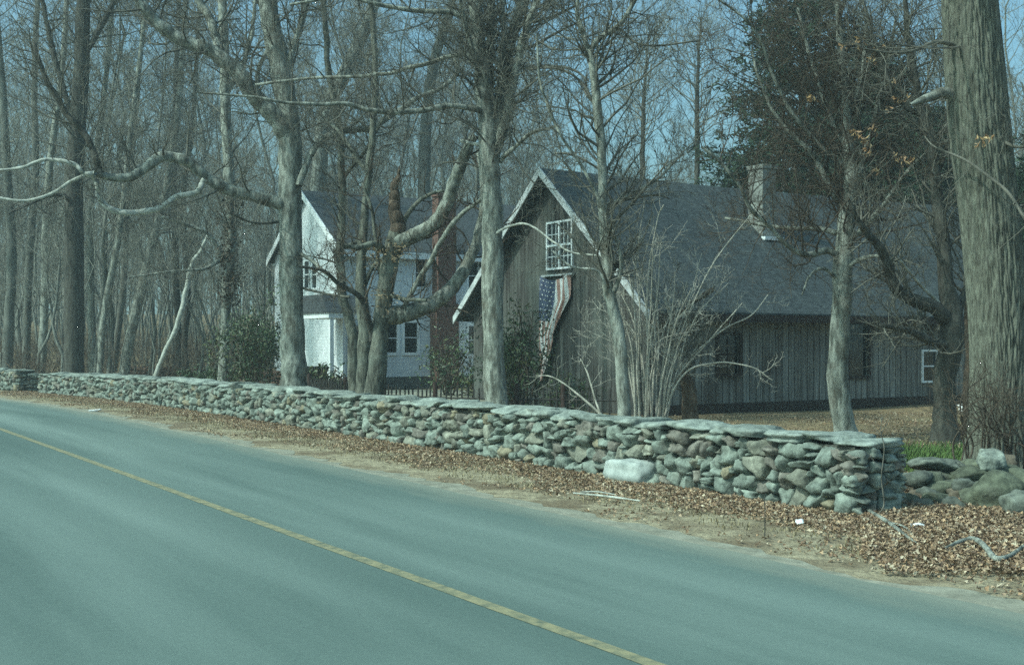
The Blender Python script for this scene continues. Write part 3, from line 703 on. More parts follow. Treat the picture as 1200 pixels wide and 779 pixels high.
def knobby(P, rad, amp=.12):
    return rad*(1+amp*np.array([noise.noise((i*.7, P[0][0], 0)) for i in range(len(P))]))
def hero(name, label, cat, Y, trunk, limbs, bark='bark_pale', tw='twig', limb_mat=None, sides=14, trunk_tw=(0, 2, 2), wob=0, up=.25, minr=.004, kids=(0, 5, 6, 6), group=None, dens=2.3):
    """trunk rows; limbs: list of dict(rows, dY, n, L, lv)"""
    P, rad = px_branch(trunk, Y, n=max(18, 4*len(trunk)), wob=wob); rad = knobby(P, rad)
    base = P[0].copy(); base[2] = 0
    e = empty(name, base); tag(e, label, cat, group)
    if P[0][2] > 0.02: P = np.vstack([[P[0][0], P[0][1], -.1], P]); rad = np.concatenate([[rad[0]*1.12], rad])
    else: P[0][2] = -.1
    t = Tubes(); t.add(P, rad, sides); t.build('trunk', M[bark], e, base)
    cr = Tubes()
    for l in limbs:
        Q, rq = px_branch(l['r'], l.get('Y', Y), dY=l.get('dY', 0), wob=.03*l.get('wob', 1)); rq = knobby(Q, rq, l.get('kn', .15))
        if l.get('big', 1):
            tt = Tubes(); tt.add(Q, rq, 10); tt.build('limb', M[l.get('m', limb_mat or bark)], e, base)
        else: cr.add(Q, rq, 5)
        if l.get('n', 8): sprout(cr, Q, rq, int(l.get('n', 8)*dens), l.get('L', 1.4), l.get('lv', 2), l.get('t0', .15), 1., up=l.get('up', up), minr=minr, kids=kids)
    c, L, lv = trunk_tw
    if c: sprout(cr, P, rad, int(c*dens), L, lv, .45, 1., up=up, minr=minr, kids=kids)
    if cr.g: cr.build('crown', M[tw], e, base)
    return e, base, P, rad
DRY = [np.array(c) for c in ((.42, .27, .13), (.5, .36, .2), (.32, .18, .09), (.48, .32, .2))]

# 1 big pale tree at the left of the house
def lm(r, **k): k['r'] = r; return k
hero('maple_tree', 'stout pale barked bare tree at the wall with long crooked limb reaching left', 'tree', 29.5,
     [(345, 470, 38), (344, 450, 33), (343, 420, 30), (342, 350, 28), (340, 250, 27), (340, 180, 27), (337, 130, 26), (330, 90, 25), (322, 50, 24), (313, 0, 22), (306, -80, 19), (300, -180, 15), (305, -290, 8)],
     [lm([(340, 165, 24), (325, 140, 22), (305, 120, 20), (288, 98, 19), (270, 75, 18), (240, 57, 16), (210, 46, 15), (185, 28, 14), (165, 5, 12), (145, -30, 9), (120, -70, 6)], dY=-1.5, n=12, L=1.3, lv=2),
      lm([(257, 66, 12), (253, 45, 11), (245, 20, 10), (232, 0, 9), (222, -40, 7)], dY=.4, n=5, L=1.2, lv=2),
      lm([(336, 240, 16), (318, 235, 15), (290, 228, 14), (262, 220, 14), (240, 205, 13), (215, 188, 13), (190, 184, 13), (172, 196, 12), (152, 208, 11), (125, 206, 9), (112, 202, 8)], dY=-2.2, n=6, L=1.0, lv=2),
      lm([(118, 204, 8), (108, 175, 8), (92, 150, 8), (70, 120, 7), (52, 88, 6), (40, 50, 4)], Y=27.4, n=8, L=1.0, lv=2, m='bark_dark'),
      lm([(240, 210, 7), (230, 226, 7), (205, 232, 7), (186, 244, 7.5), (155, 250, 7), (130, 245, 7), (116, 233, 6), (114, 216, 6), (104, 205, 5), (85, 212, 4), (60, 228, 4), (30, 235, 3.5), (-5, 231, 3)], Y=28.45, dY=-1.2, n=8, L=.7, lv=1, m='bark_white'),
      lm([(112, 203, 6), (98, 203, 5), (85, 192, 5), (50, 187, 4), (25, 197, 4), (-10, 201, 3)], Y=27.3, dY=-.4, n=6, L=.7, lv=1, m='bark_white'),
      lm([(350, 218, 9), (360, 190, 8), (376, 165, 8), (400, 155, 8), (440, 147, 7), (480, 120, 6), (525, 98, 5), (536, 78, 4), (533, 70, 4), (542, 66, 3)], Y=29.3, dY=1.5, n=12, L=1.0, lv=2),
      lm([(334, 95, 9), (345, 50, 8), (356, 15, 7), (372, -30, 5)], n=6, L=1.1), lm([(300, 112, 6), (303, 85, 5), (313, 60, 5)], n=1, L=.5, lv=1),
      lm([(345, 290, 4), (370, 310, 4), (400, 335, 3.5), (430, 350, 3)], dY=-1, n=6, L=.8, lv=2), lm([(348, 335, 3), (385, 345, 3), (410, 348, 3)], dY=-.8, n=5, L=.6, lv=1, big=0),
      lm([(330, 260, 4), (300, 262, 3), (270, 250, 3)], dY=-1.5, n=6, L=.8, lv=1, big=0), lm([(308, -60, 12), (270, -90, 9), (220, -130, 5)], n=9, L=1.8, lv=3), lm([(306, -90, 12), (350, -130, 8), (400, -170, 5)], n=9, L=1.8, lv=3)],
     bark='bark_pale', trunk_tw=(14, 1.3, 2))

# 2 forked tree in the middle
hero('forked_tree', 'tall bare tree forking into several upright stems left of the barn gable', 'tree', 26,
     [(582, 480, 30), (580, 450, 26), (578, 400, 25), (577, 330, 25), (577, 260, 25), (574, 200, 24), (572, 160, 23), (567, 110, 20), (562, 60, 17), (556, 0, 15), (548, -70, 12), (540, -150, 8)],
     [lm([(577, 175, 15), (583, 140, 15), (588, 105, 14), (595, 65, 13), (603, 30, 12), (613, -5, 11), (622, -60, 8)], dY=.7, n=12, L=1.3, lv=2),
      lm([(574, 150, 12), (574, 105, 11), (573, 60, 10), (576, 20, 9), (577, -40, 8)], dY=1., n=9, L=1.2),
      lm([(578, 190, 13), (592, 140, 11), (602, 95, 10), (611, 55, 9), (624, 15, 8), (640, -30, 6)], dY=-.6, n=12, L=1.2),
      lm([(585, 85, 8), (590, 50, 7), (589, 10, 7), (593, -40, 5)], dY=.3, n=6, L=1.1),
      lm([(572, 132, 8), (550, 127, 7), (520, 125, 6.5), (480, 130, 6.5), (440, 130, 6), (400, 122, 5), (350, 122, 4), (300, 114, 3), (230, 108, 2)], dY=-2, n=18, L=.9, lv=2),
      lm([(567, 88, 7), (556, 70, 6), (545, 64, 5.5), (520, 68, 5), (480, 80, 5), (430, 89, 4), (375, 91, 3.5), (300, 99, 3)], dY=1.5, n=16, L=.9, lv=2),
      lm([(554, 28, 7), (530, 15, 6), (480, 12, 5.5), (440, 4, 5), (400, -4, 4), (340, 6, 3)], dY=-1, n=12, L=.9, lv=2),
      lm([(580, 120, 6), (560, 70, 5), (545, 30, 5), (538, -10, 4)], dY=-1, n=6, L=1),
      lm([(586, 190, 6), (605, 170, 5), (625, 155, 4), (655, 148, 3)], dY=-.8, n=8, L=.9), lm([(590, 80, 5), (620, 80, 4), (650, 78, 4), (675, 84, 3), (690, 95, 2)], dY=-1, n=8, L=.8, big=0),
      lm([(590, 60, 4), (620, 55, 4), (660, 35, 3), (690, 20, 2)], n=8, L=.8, big=0), lm([(605, 30, 4), (640, 22, 3), (680, 5, 3)], n=6, L=.8, big=0),
      lm([(572, 280, 4), (590, 268, 3), (612, 262, 2.6), (628, 268, 2.4), (650, 284, 2.4), (672, 296, 2), (705, 300, 1.6)], dY=-1.5, n=6, L=.6, lv=1, m='bark_white'),
      lm([(573, 170, 5), (552, 168, 4), (540, 165, 4)], n=3, L=.5, m='bark_white')],
     bark='bark_pale', trunk_tw=(16, 1.2, 2))

# 3 broken tree
e3, b3, P3, r3 = hero('broken_tree', 'broken topped tree with a jagged reddish snag and two big curved limbs', 'tree', 27.5,
     [(436, 480, 26), (441, 445, 23), (444, 410, 21), (447, 375, 20), (452, 335, 20), (459, 300, 21), (465, 272, 20)],
     [lm([(465, 280, 20), (466, 262, 18), (463, 247, 15), (464, 232, 12), (463, 219, 9.5), (467, 208, 6), (468, 195, 1.2)], n=5, L=.3, lv=1, m='bark_red', kn=.05), lm([(461, 250, 7), (459, 232, 5), (461, 219, 1.5)], n=0, m='bark_red'),
      lm([(460, 284, 20), (480, 279, 18), (500, 268, 17), (518, 250, 16), (529, 225, 15), (539, 195, 14), (549, 172, 12), (557, 158, 9)], dY=-1, n=6, L=.8, lv=2, m='bark_pale'),
      lm([(442, 366, 18), (462, 369, 22), (490, 363, 20), (515, 350, 18), (535, 330, 16), (552, 300, 13), (562, 270, 11), (566, 240, 9), (566, 205, 7), (560, 175, 4)], dY=.8, n=10, L=.9, lv=2, m='bark_pale'),
      lm([(472, 362, 6), (490, 328, 6), (507, 303, 6), (525, 270, 6), (550, 245, 5), (565, 232, 4)], dY=-1.2, n=7, L=.7, m='bark_pale'),
      lm([(436, 400, 8), (425, 352, 7), (400, 335, 6), (380, 318, 4), (350, 312, 3)], dY=-1.5, n=8, L=.8, m='bark_dark'),
      lm([(455, 300, 8), (440, 285, 8), (420, 290, 6), (402, 288, 4)], dY=-1, n=8, L=.5, lv=2), lm([(452, 345, 6), (475, 350, 5), (500, 352, 4)], dY=-.8, n=6, L=.6),
      lm([(447, 330, 5), (436, 250, 4), (425, 215, 3)], n=7, L=.8), lm([(470, 262, 6), (487, 240, 5), (505, 228, 4), (520, 224, 3)], n=5, L=.6)],
     bark='bark_mid', trunk_tw=(10, .5, 1), tw='twig_brown', dens=1.1)
hero('twin_trunk_tree', 'knobbly brown trunk standing close left of the broken topped tree', 'tree', 28.5,
     [(424, 480, 18), (426, 440, 17), (428, 400, 17), (425, 360, 15), (423, 310, 12), (428, 240, 9), (436, 170, 8), (440, 80, 7), (432, -20, 6), (425, -120, 4)],
     [lm([(425, 340, 6), (440, 310, 5), (470, 290, 4)], n=6, L=.8), lm([(430, 200, 6), (400, 160, 5), (372, 130, 3)], dY=1, n=8, L=1)], bark='bark_mid', trunk_tw=(9, 1, 2), dens=1.7)
hero('slim_tree', 'slim curving trunk in front of the farmhouse corner, beside the knobbly one', 'tree', 29.5,
     [(416, 480, 15), (414, 440, 14), (414, 400, 13), (408, 370, 12), (400, 340, 11), (399, 290, 10), (402, 230, 9), (398, 160, 8), (385, 80, 7), (380, 0, 6), (378, -90, 4)],
     [lm([(402, 330, 7), (395, 295, 6), (410, 288, 5), (425, 280, 3)], n=5, L=.6), lm([(401, 210, 5), (425, 180, 4), (455, 130, 3)], n=9, L=1)], bark='bark_mid', trunk_tw=(9, 1.1, 2), dens=1.7)

# 4 slender tree before the barn
hero('slender_tree', 'slender smooth pale tree forking high up in front of the barn roof', 'tree', 20,
     [(731, 500, 17), (730, 470, 15.5), (728, 430, 15), (724, 390, 15), (717, 350, 14), (712, 320, 13), (708, 280, 12), (706, 200, 11), (700, 130, 11), (694, 80, 9), (691, 60, 8)],
     [lm([(692, 66, 7), (684, 40, 6), (677, 20, 5), (677, -5, 4), (684, -40, 3)], n=9, L=.9, lv=2), lm([(692, 62, 7), (704, 44, 6.5), (720, 35, 6), (734, 18, 5), (746, -5, 5), (760, -40, 4)], n=10, L=.8),
      lm([(717, 350, 6), (724, 335, 6), (728, 310, 5), (721, 280, 4), (712, 262, 4), (706, 240, 4.5), (690, 210, 4), (674, 184, 3.6), (652, 148, 3.4), (640, 118, 3), (632, 90, 3), (629, 40, 2)], dY=-.8, n=12, L=.6),
      lm([(708, 243, 4), (740, 228, 4), (770, 210, 3.4), (785, 195, 3), (800, 180, 2.4)], dY=.6, n=10, L=.7),
      lm([(696, 90, 3), (720, 36, 3), (745, 50, 3), (770, 54, 2.5), (820, 48, 2)], n=8, L=.5, big=0), lm([(700, 130, 4), (680, 95, 3), (650, 80, 3), (620, 82, 2)], n=8, L=.6, big=0),
      lm([(706, 200, 3), (672, 182, 3), (650, 180, 2)], n=6, L=.6, big=0), lm([(716, 345, 4), (700, 318, 3), (670, 312, 2.6), (648, 295, 2)], dY=-.5, n=6, L=.5, m='bark_white')],
     bark='bark_pale', trunk_tw=(24, 1.1, 2), kids=(0, 4, 5, 6))

# 5 dense twiggy tree in the yard
Ft = at(985, 0, 23.5)
e5, b5, P5, r5 = hero('twiggy_tree', 'mottled pale trunk with a dense tangle of brown twigs before the barn side', 'tree', 23.6,
     [(994, 514, 36), (990, 500, 27), (984, 470, 25), (982, 430, 24), (985, 380, 23), (987, 345, 24), (988, 300, 23), (992, 260, 20), (996, 220, 17), (995, 170, 14), (990, 110, 11), (984, 40, 8), (978, -40, 5), (975, -90, 3)],
     [lm([(988, 305, 10), (970, 294, 8), (948, 298, 7), (925, 290, 6), (900, 262, 5), (880, 245, 5), (868, 220, 4), (845, 192, 4), (822, 172, 3)], dY=-1.2, n=20, L=1.1, lv=2),
      lm([(990, 275, 8), (960, 268, 6), (930, 268, 5), (890, 262, 4), (850, 255, 3)], dY=.8, n=18, L=1.1), lm([(992, 250, 8), (970, 215, 7), (955, 185, 6), (930, 160, 5), (900, 120, 4), (880, 60, 3)], n=22, L=1.2),
      lm([(994, 230, 8), (1010, 190, 7), (1025, 140, 6), (1040, 80, 5), (1050, 20, 3)], n=22, L=1.2), lm([(990, 285, 9), (1010, 268, 7), (1035, 240, 6), (1060, 205, 4), (1085, 180, 3)], dY=-1, n=20, L=1.0),
      lm([(995, 180, 7), (970, 130, 6), (950, 70, 5), (935, 10, 4)], dY=.6, n=20, L=1.2), lm([(993, 140, 6), (1010, 90, 5), (1015, 30, 4)], n=16, L=1.1),
      lm([(995, 200, 6), (950, 160, 5), (915, 110, 4), (890, 45, 4), (870, 20, 3), (835, -5, 2)], dY=-1, n=20, L=1.1), lm([(986, 330, 5), (965, 315, 4), (950, 322, 3), (940, 345, 2)], dY=-.8, n=4, L=.5, lv=1),
      lm([(988, 320, 6), (1005, 305, 5), (1030, 300, 4), (1050, 310, 3)], dY=-1, n=10, L=.8)],
     bark='bark_pale', tw='twig_brown', trunk_tw=(30, 1.2, 2), kids=(0, 5, 6, 6), dens=1.45)
# 6 dark forked tree
hero('dark_tree', 'dark leaning tree with a thick elbowed limb between barn window and oak', 'tree', 22.4,
     [(1108, 522, 40), (1107, 500, 30), (1107, 470, 26), (1110, 430, 26), (1115, 395, 28), (1116, 360, 24), (1109, 330, 18), (1106, 290, 16), (1100, 245, 15), (1096, 200, 13), (1090, 160, 12), (1078, 125, 10), (1070, 80, 8), (1062, 20, 6), (1055, -50, 4)],
     [lm([(1114, 378, 19), (1095, 362, 17), (1070, 350, 15), (1050, 337, 14), (1040, 315, 13), (1030, 290, 11), (1016, 274, 9), (1006, 260, 7), (995, 235, 4)], dY=-1.5, n=10, L=.9),
      lm([(1114, 408, 13), (1095, 401, 10), (1075, 392, 9), (1055, 386, 7), (1030, 382, 5)], dY=-1, n=8, L=.7), lm([(1118, 380, 10), (1131, 340, 8), (1140, 300, 7), (1144, 240, 5), (1150, 180, 3)], dY=1, n=9, L=.9),
      lm([(1100, 355, 5), (1080, 335, 4), (1065, 318, 4), (1055, 305, 3)], dY=-1, n=4, L=.6, m='bark_white'), lm([(1096, 210, 6), (1110, 170, 6), (1118, 110, 5), (1120, 30, 4)], n=12, L=1.1),
      lm([(1085, 140, 6), (1050, 110, 5), (1030, 60, 4), (1010, 0, 3)], n=14, L=1.1)],
     bark='bark_dark', tw='twig', trunk_tw=(18, 1.1, 2), kids=(0, 4, 5, 6))
hero('slim_tree', 'thin brown trunk squeezed between the dark leaning tree and the big oak', 'tree', 24,
     [(1134, 520, 14), (1134, 470, 11), (1136, 420, 10), (1134, 370, 9), (1138, 300, 8), (1130, 200, 6), (1125, 100, 4), (1122, 0, 3)], [], bark='bark_red', trunk_tw=(14, 1.0, 2))

# 7 big oak: furrowed bark in real relief
def oak():
    rows = [(1176, 566, 104), (1173, 545, 82), (1172, 520, 72), (1172, 480, 66), (1171, 400, 64), (1166, 330, 64), (1159, 250, 64), (1150, 170, 66), (1142, 80, 64), (1136, 0, 60), (1130, -80, 56), (1122, -200, 48), (1112, -330, 38)]
    Y = 16.6; n = 240; r = bez(rows, n); k = 200; V = []; Q = []
    for i in range(n):
        c = at(r[i][0], r[i][1], Y); rad = r[i][2]/2/F*Y
        if i == 0: c[2] = -.05
        for j in range(k):
            th = 2*math.pi*j/k; x, y = math.cos(th), math.sin(th); z = c[2]
            f = noise.noise((x*12, y*12, z*1.5))+.5*noise.noise((x*24, y*24, z*5)); f = min(1, abs(f)*3.4)-.5
            g = .11*f*(1 if rad < .5 else .8)+.03*noise.noise((x*1.2, y*1.2, z*.5))
            fl = max(0, .9-z)*.10*math.sin(th*5+1) if z < .9 else 0
            rr = rad*(1+g+fl*.6); V.append((c[0]+rr*x, c[1]+rr*y, z))
    for i in range(n-1):
        for j in range(k): Q.append((i*k+j, i*k+(j+1) % k, (i+1)*k+(j+1) % k, (i+1)*k+j))
    base = at(1174, 0, Y); base[2] = 0
    e = empty('oak_tree', base); tag(e, 'huge furrowed oak trunk rising out of frame at the right edge', 'tree')
    V = np.array(V)-base
    mo = mat('oak_bark', (.07, .07, .058), (.17, .18, .145), 22, (1, 1, .18), bump=1.0, bdist=.03, detail=9, bscale=26)
    link('trunk', mesh_np('trunk', V, Q, mats=[mo]), e)
    P, rd = px_branch([(1128, 116, 15), (1105, 108, 13), (1090, 114, 11), (1078, 119, 8), (1066, 123, 3)], Y, dY=-.5)
    t = Tubes(); t.add(P, rd, 10); t.build('limb', M['bark_pale'], e, base)
    cr = Tubes()
    for rw, dy in (([(1140, 60, 8), (1100, 50, 5), (1060, 62, 4), (1010, 58, 2)], -1), ([(1084, 160, 1.2), (1096, 172, 2), (1125, 185, 3), (1150, 200, 3.6), (1180, 225, 4), (1205, 262, 4.5), (1240, 290, 5)], -1.2), ([(1140, -60, 14), (1080, -110, 9), (1010, -140, 6)], -2), ([(1130, -120, 14), (1200, -150, 8), (1260, -180, 5)], 0),
                   ([(1140, 52, 4), (1110, 57, 3), (1075, 55, 2.5), (1050, 52, 2)], -1.5), ([(1150, 150, 5), (1190, 172, 4), (1220, 165, 3)], -1)):
        P, rd = px_branch(rw, Y, dY=dy); cr.add(P, rd, 6); sprout(cr, P, rd, 9, .7, 2, minr=.003, kids=(0, 3, 4, 4))
    cr.build('crown', M['twig'], e, base); return e, base
eo, bo = oak()
# withered leaves that still hang on the twigs
def leaf_blob(pts, size, name, parent, base, mt='leaf', pal=None, n_each=10, spread=.12):
    V = []; Q = []; C = []
    for p in pts:
        for _ in range(n_each):
            c = p+NP.normal(size=3)*spread*np.array((1, 1, .9)); a = unit(NP.normal(size=3)); b_ = unit(np.cross(a, NP.normal(size=3))); L = size*(.6+.7*NP.random()); w = L*.38
            nrm = np.cross(a, b_); k = len(V)
            V += [c-a*L/2, c-b_*w/2+nrm*L*.12, c+a*L/2, c+b_*w/2+nrm*L*.12]; Q.append((k, k+1, k+2, k+3))
            C += [pal[NP.integers(len(pal))]]*4
    return link(name, mesh_np(name, np.array(V)-base, Q, mats=[M[mt]], smooth=False, col=np.array(C)), parent)
DRY = [np.array(c) for c in ((.42, .27, .13), (.5, .36, .2), (.32, .18, .09), (.48, .32, .2))]
pts = [at(px, py, 22.4) for px, py in ((986, 55), (1004, 48), (1008, 52), (1021, 68), (1022, 70), (1043, 96), (1048, 118), (1055, 120), (1042, 128), (1062, 116), (1000, 155), (1006, 160), (1012, 165), (1016, 180), (1018, 175), (1024, 152), (948, 115), (952, 117), (1052, 185), (1060, 188), (1064, 185), (1028, 200), (1030, 58))]
leaf_blob(pts, .12, 'dead_leaves', e5, b5, pal=DRY, n_each=7, spread=.05)
pts = [at(px, py, 15.4) for px, py in ((1148, 163), (1155, 160), (1160, 162), (1147, 170), (1152, 168))]
leaf_blob(pts, .09, 'dead_leaves', eo, bo, pal=DRY, n_each=5, spread=.03)

leaf_blob([at(424+50*NP.random(), 285+22*NP.random(), 27.2) for _ in range(26)]+[at(432+28*NP.random(), 340+20*NP.random(), 27.1) for _ in range(12)], .09, 'dead_leaves', e3, b3, pal=[np.array(c) for c in ((.30, .22, .13), (.36, .28, .18), (.22, .15, .09))], n_each=9, spread=.12)
# 8 dark straight trunk at the left, before the wall
hero('straight_tree', 'dark straight trunk standing on the verge in front of the wall at left', 'tree', 44.4,
     [(85, 462, 34), (85, 452, 27), (86, 420, 24), (87, 300, 22), (88, 200, 20), (94, 100, 18), (98, 0, 16), (101, -100, 13), (103, -200, 9)],
     [lm([(90, 150, 8), (70, 90, 7), (55, 30, 6), (45, -30, 4)], n=12, L=2.0), lm([(96, 70, 7), (125, 20, 6), (150, -40, 4)], n=10, L=2), lm([(88, 240, 6), (70, 228, 5), (40, 236, 4), (10, 250, 3)], dY=-2, n=8, L=1.2)],
     bark='bark_dark', trunk_tw=(18, 1.8, 2), minr=.006)
# 9 tree with shaggy clumps
e9, b9, P9, r9 = hero('ivy_tree', 'pale tree with dark shaggy clumps up its trunk, left of the stout tree', 'tree', 40,
     [(261, 450, 14), (263, 420, 11), (264, 380, 11), (266, 340, 12), (269, 300, 13), (271, 260, 13), (268, 200, 13), (264, 120, 12), (262, 40, 11), (258, -60, 9), (255, -160, 6)],
     [lm([(266, 300, 5), (240, 315, 4), (205, 318, 3), (150, 325, 2)], dY=-2, n=8, L=1), lm([(264, 310, 5), (245, 275, 4), (215, 262, 4), (190, 254, 3)], dY=-1, n=8, L=1.2), lm([(265, 110, 7), (290, 60, 5), (300, 0, 4)], n=8, L=1.5)],
     bark='bark_pale', trunk_tw=(16, 1.6, 2), minr=.006)
pts = []
for py in (232, 240, 262, 285, 300, 318, 326, 342, 350):
    for q in range(5): pts.append(at(269+NP.normal()*4, py+NP.normal()*5, 39.8))
leaf_blob(pts, .16, 'ivy_clumps', e9, b9, 'leaf', [np.array((.10, .07, .05)), np.array((.07, .06, .04)), np.array((.14, .10, .07))], 22, .16)
# 10 leaning dead pole
t = Tubes(); P, rd = px_branch([(181, 444, 5.5), (190, 420, 6), (203, 392, 6), (214, 362, 6.5), (219, 335, 6), (224, 312, 5), (235, 292, 4.5), (244, 276, 3.5)], 43); P[0][2] = 0
t.add(P, knobby(P, rd, .25), 8); o = t.build('dead_pole', M['bark_white']); tag(o, 'bleached dead sapling leaning right behind the wall at left', 'dead tree')

# traced trees of the left woods (each with its own stem)
def simple(label, rows, Y, bark, limbs=(), n=14, L=2.0, name='woodland_tree'):
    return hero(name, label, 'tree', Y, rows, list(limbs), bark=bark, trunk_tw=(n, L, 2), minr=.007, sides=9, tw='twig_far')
simple('pale slim trunk leaning left, second in from the left edge of the woods', [(30, 445, 10), (31, 400, 9), (35, 300, 9), (42, 200, 8), (40, 100, 7), (44, 0, 6), (48, -100, 4)], 56, 'wood_far')
simple('pale straight trunk halfway between left edge and dark straight trunk', [(48, 442, 11), (50, 400, 10), (53, 330, 9), (54, 260, 9), (60, 180, 8), (72, 90, 7), (78, 0, 6), (80, -100, 4)], 52, 'bark_pale', [lm([(54, 290, 5), (70, 260, 4), (78, 230, 3)], n=5, L=1.4)])
simple('thick brownish trunk at the far left behind the wall gap', [(8, 445, 14), (10, 380, 12), (14, 300, 11), (8, 200, 10), (2, 100, 9), (-6, 0, 7)], 54, 'wood_far')
simple('upright pale trunk just right of the dark straight trunk', [(109, 440, 9), (107, 380, 8.5), (106, 300, 8), (108, 220, 7), (118, 140, 7), (128, 50, 6), (135, -60, 4)], 53, 'bark_pale')
simple('speckled trunk curving right, second from the dark straight trunk', [(117, 440, 8), (119, 400, 8), (123, 360, 8), (131, 320, 8), (138, 280, 7.5), (144, 240, 7), (150, 180, 6), (160, 100, 6), (172, 0, 5), (178, -80, 3)], 51, 'bark_pale')
simple('slim grey trunk rising close beside the leaning grey one', [(131, 440, 9), (137, 400, 8), (143, 350, 8), (147, 290, 7), (150, 230, 7), (158, 150, 6), (165, 60, 5), (170, -40, 4)], 54, 'wood_far')
simple('thick grey trunk leaning right at the middle of the left woods', [(145, 440, 13), (150, 410, 12), (158, 370, 12), (168, 330, 12), (175, 300, 11), (183, 270, 10), (194, 225, 9), (205, 160, 8), (212, 90, 7), (218, 0, 6), (222, -90, 4)], 52, 'bark_pale', [lm([(178, 292, 6), (172, 270, 5), (160, 245, 4)], n=4, L=1.3)])
simple('dark trunk behind the leaning bleached sapling', [(210, 440, 9), (208, 380, 8), (206, 300, 8), (204, 200, 7), (206, 100, 6), (210, 0, 5), (212, -80, 4)], 58, 'bark_dark')
simple('pair of dark stems low in the woods left of the shaggy tree', [(218, 440, 9), (216, 400, 8), (220, 340, 7), (214, 240, 7), (226, 140, 6), (232, 40, 5), (236, -60, 4)], 57, 'bark_dark')
simple('thick pale trunk leaning right above the farmhouse ridge', [(365, 380, 20), (368, 300, 19), (374, 200, 18), (383, 130, 17), (402, 90, 16), (418, 55, 15), (432, 25, 14), (443, -10, 12), (455, -80, 9)], 62, 'bark_pale', n=20)
simple('grey trunk with a broken stub rising behind the farmhouse roof', [(495, 360, 16), (497, 260, 15), (498, 180, 14), (503, 110, 13), (512, 60, 12), (524, 25, 11), (532, -10, 9), (540, -80, 6)], 64, 'wood_far', n=20)
simple('dark upright tree behind the barn ridge with fanned twigs', [(752, 380, 8), (753, 250, 7), (753, 180, 6), (754, 130, 5), (757, 80, 3), (760, 40, 2)], 58, 'bark_dark', n=26, L=2.6)
simple('dark narrow tree between the slender tree and the evergreen, behind the barn', [(818, 380, 8), (817, 260, 7), (817, 180, 6), (817, 110, 5), (819, 60, 3), (822, 20, 2)], 55, 'bark_dark', n=26, L=2.4)

# ---- background woods: a few kinds, copied with their parts
def bg_kind(i):
    hgt = 14+NP.random()*9; r0 = .065+.10*NP.random(); e = empty('woodland_tree')
    n = 12; lean = NP.normal(size=2)*.06; pts = []
    for k in range(n):
        z = hgt*k/(n-1); pts.append((lean[0]*z+1.1*noise.noise((z*.24, i*3.3, 0)), lean[1]*z+1.1*noise.noise((z*.25, i, 9)), z))
    P = np.array(pts); P[0, 2] = -.4; rad = r0*np.linspace(1, .22, n)**.9
    t = Tubes(); t.add(P, rad, 8); t.build('trunk', M['wood_far'], e)
    c = Tubes(); t0 = .25+.2*NP.random()
    for q in range(22):
        tt = (t0+(1-t0)*(q+NP.random())/22)*(n-1); k = min(int(tt), n-2); p = P[k]+(P[k+1]-P[k])*(tt-k); a = NP.random()*6.28
        L = (2.2+2.6*NP.random())*(1.25-.7*tt/(n-1)); grow(c, p, (math.cos(a), math.sin(a), .6+.7*NP.random()), L, max(.014, rad[k]*.42), 3, .35, .2, (0, 4, 5, 7), .55, .0065, .8)
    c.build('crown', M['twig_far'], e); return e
kinds = [bg_kind(i) for i in range(10)]
def tree_copy(src, loc, rz, sc, label, group):
    o = src.copy(); COL.objects.link(o); o.location = loc; o.rotation_euler = (0, 0, rz); o.scale = (sc, sc, sc); tag(o, label, 'tree', group)
    for c in src.children:
        k = c.copy(); COL.objects.link(k); k.parent = o
    return o
def gz(x, y):
    t = min(1, max(0, (y-62)/110)); return t*t*(3-2*t)*6
zones = [('bare grey tree of the dense woods beyond the stone wall at left', 'bare trees of the left woods', -60, 330, 52, 120, 52, 1.), ('young thin tree in the undergrowth of the left woods', 'young thin trees in the left woods', -40, 325, 47, 75, 30, .48),
         ('bare grey tree rising behind the farmhouse', 'bare trees behind the farmhouse', 335, 640, 62, 110, 44, 1.),
         ('small bare tree behind the barn roof', 'bare trees behind the barn', 620, 860, 60, 110, 26, .62),
         ('bare grey tree of the woods behind the oak and the barn end', 'bare trees at the right behind the barn', 930, 1290, 50, 100, 26, .95)]
used = [False]*len(kinds)
for lab, grp, p0, p1, y0, y1, n, sc in zones:
    for i in range(n):
        px = p0+(p1-p0)*(i+NP.random())/n; Y = y0+(y1-y0)*NP.random()**1.3; p = at(px, 0, Y); k = NP.integers(len(kinds)); s_ = sc*(.75+.45*NP.random())
        loc = (p[0], p[1], gz(p[0], p[1]))
        if not used[k]:
            used[k] = True; o = kinds[k]; o.location = loc; o.rotation_euler.z = NP.random()*6; o.scale = (s_,)*3; tag(o, lab, 'tree', grp)
        else: tree_copy(kinds[k], loc, NP.random()*6.28, s_, lab, grp)
for k, u_ in enumerate(used):
    if not u_:
        for c in list(kinds[k].children): bpy.data.objects.remove(c)
        bpy.data.objects.remove(kinds[k])
# far woods that read as one mass: thin stems and brush
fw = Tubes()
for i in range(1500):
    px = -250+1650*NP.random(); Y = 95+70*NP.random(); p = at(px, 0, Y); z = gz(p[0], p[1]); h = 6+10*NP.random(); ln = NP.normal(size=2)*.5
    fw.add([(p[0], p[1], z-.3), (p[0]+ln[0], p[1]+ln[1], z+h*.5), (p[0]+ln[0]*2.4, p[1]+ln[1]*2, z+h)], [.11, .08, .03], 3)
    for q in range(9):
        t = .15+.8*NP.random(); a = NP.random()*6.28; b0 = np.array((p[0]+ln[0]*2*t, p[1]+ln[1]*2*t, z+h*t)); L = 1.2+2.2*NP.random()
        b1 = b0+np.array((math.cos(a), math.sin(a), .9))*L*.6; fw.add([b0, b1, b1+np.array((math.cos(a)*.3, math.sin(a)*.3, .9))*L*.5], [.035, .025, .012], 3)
tag(fw.build('far_woods', M['twig_far']), kind='stuff')
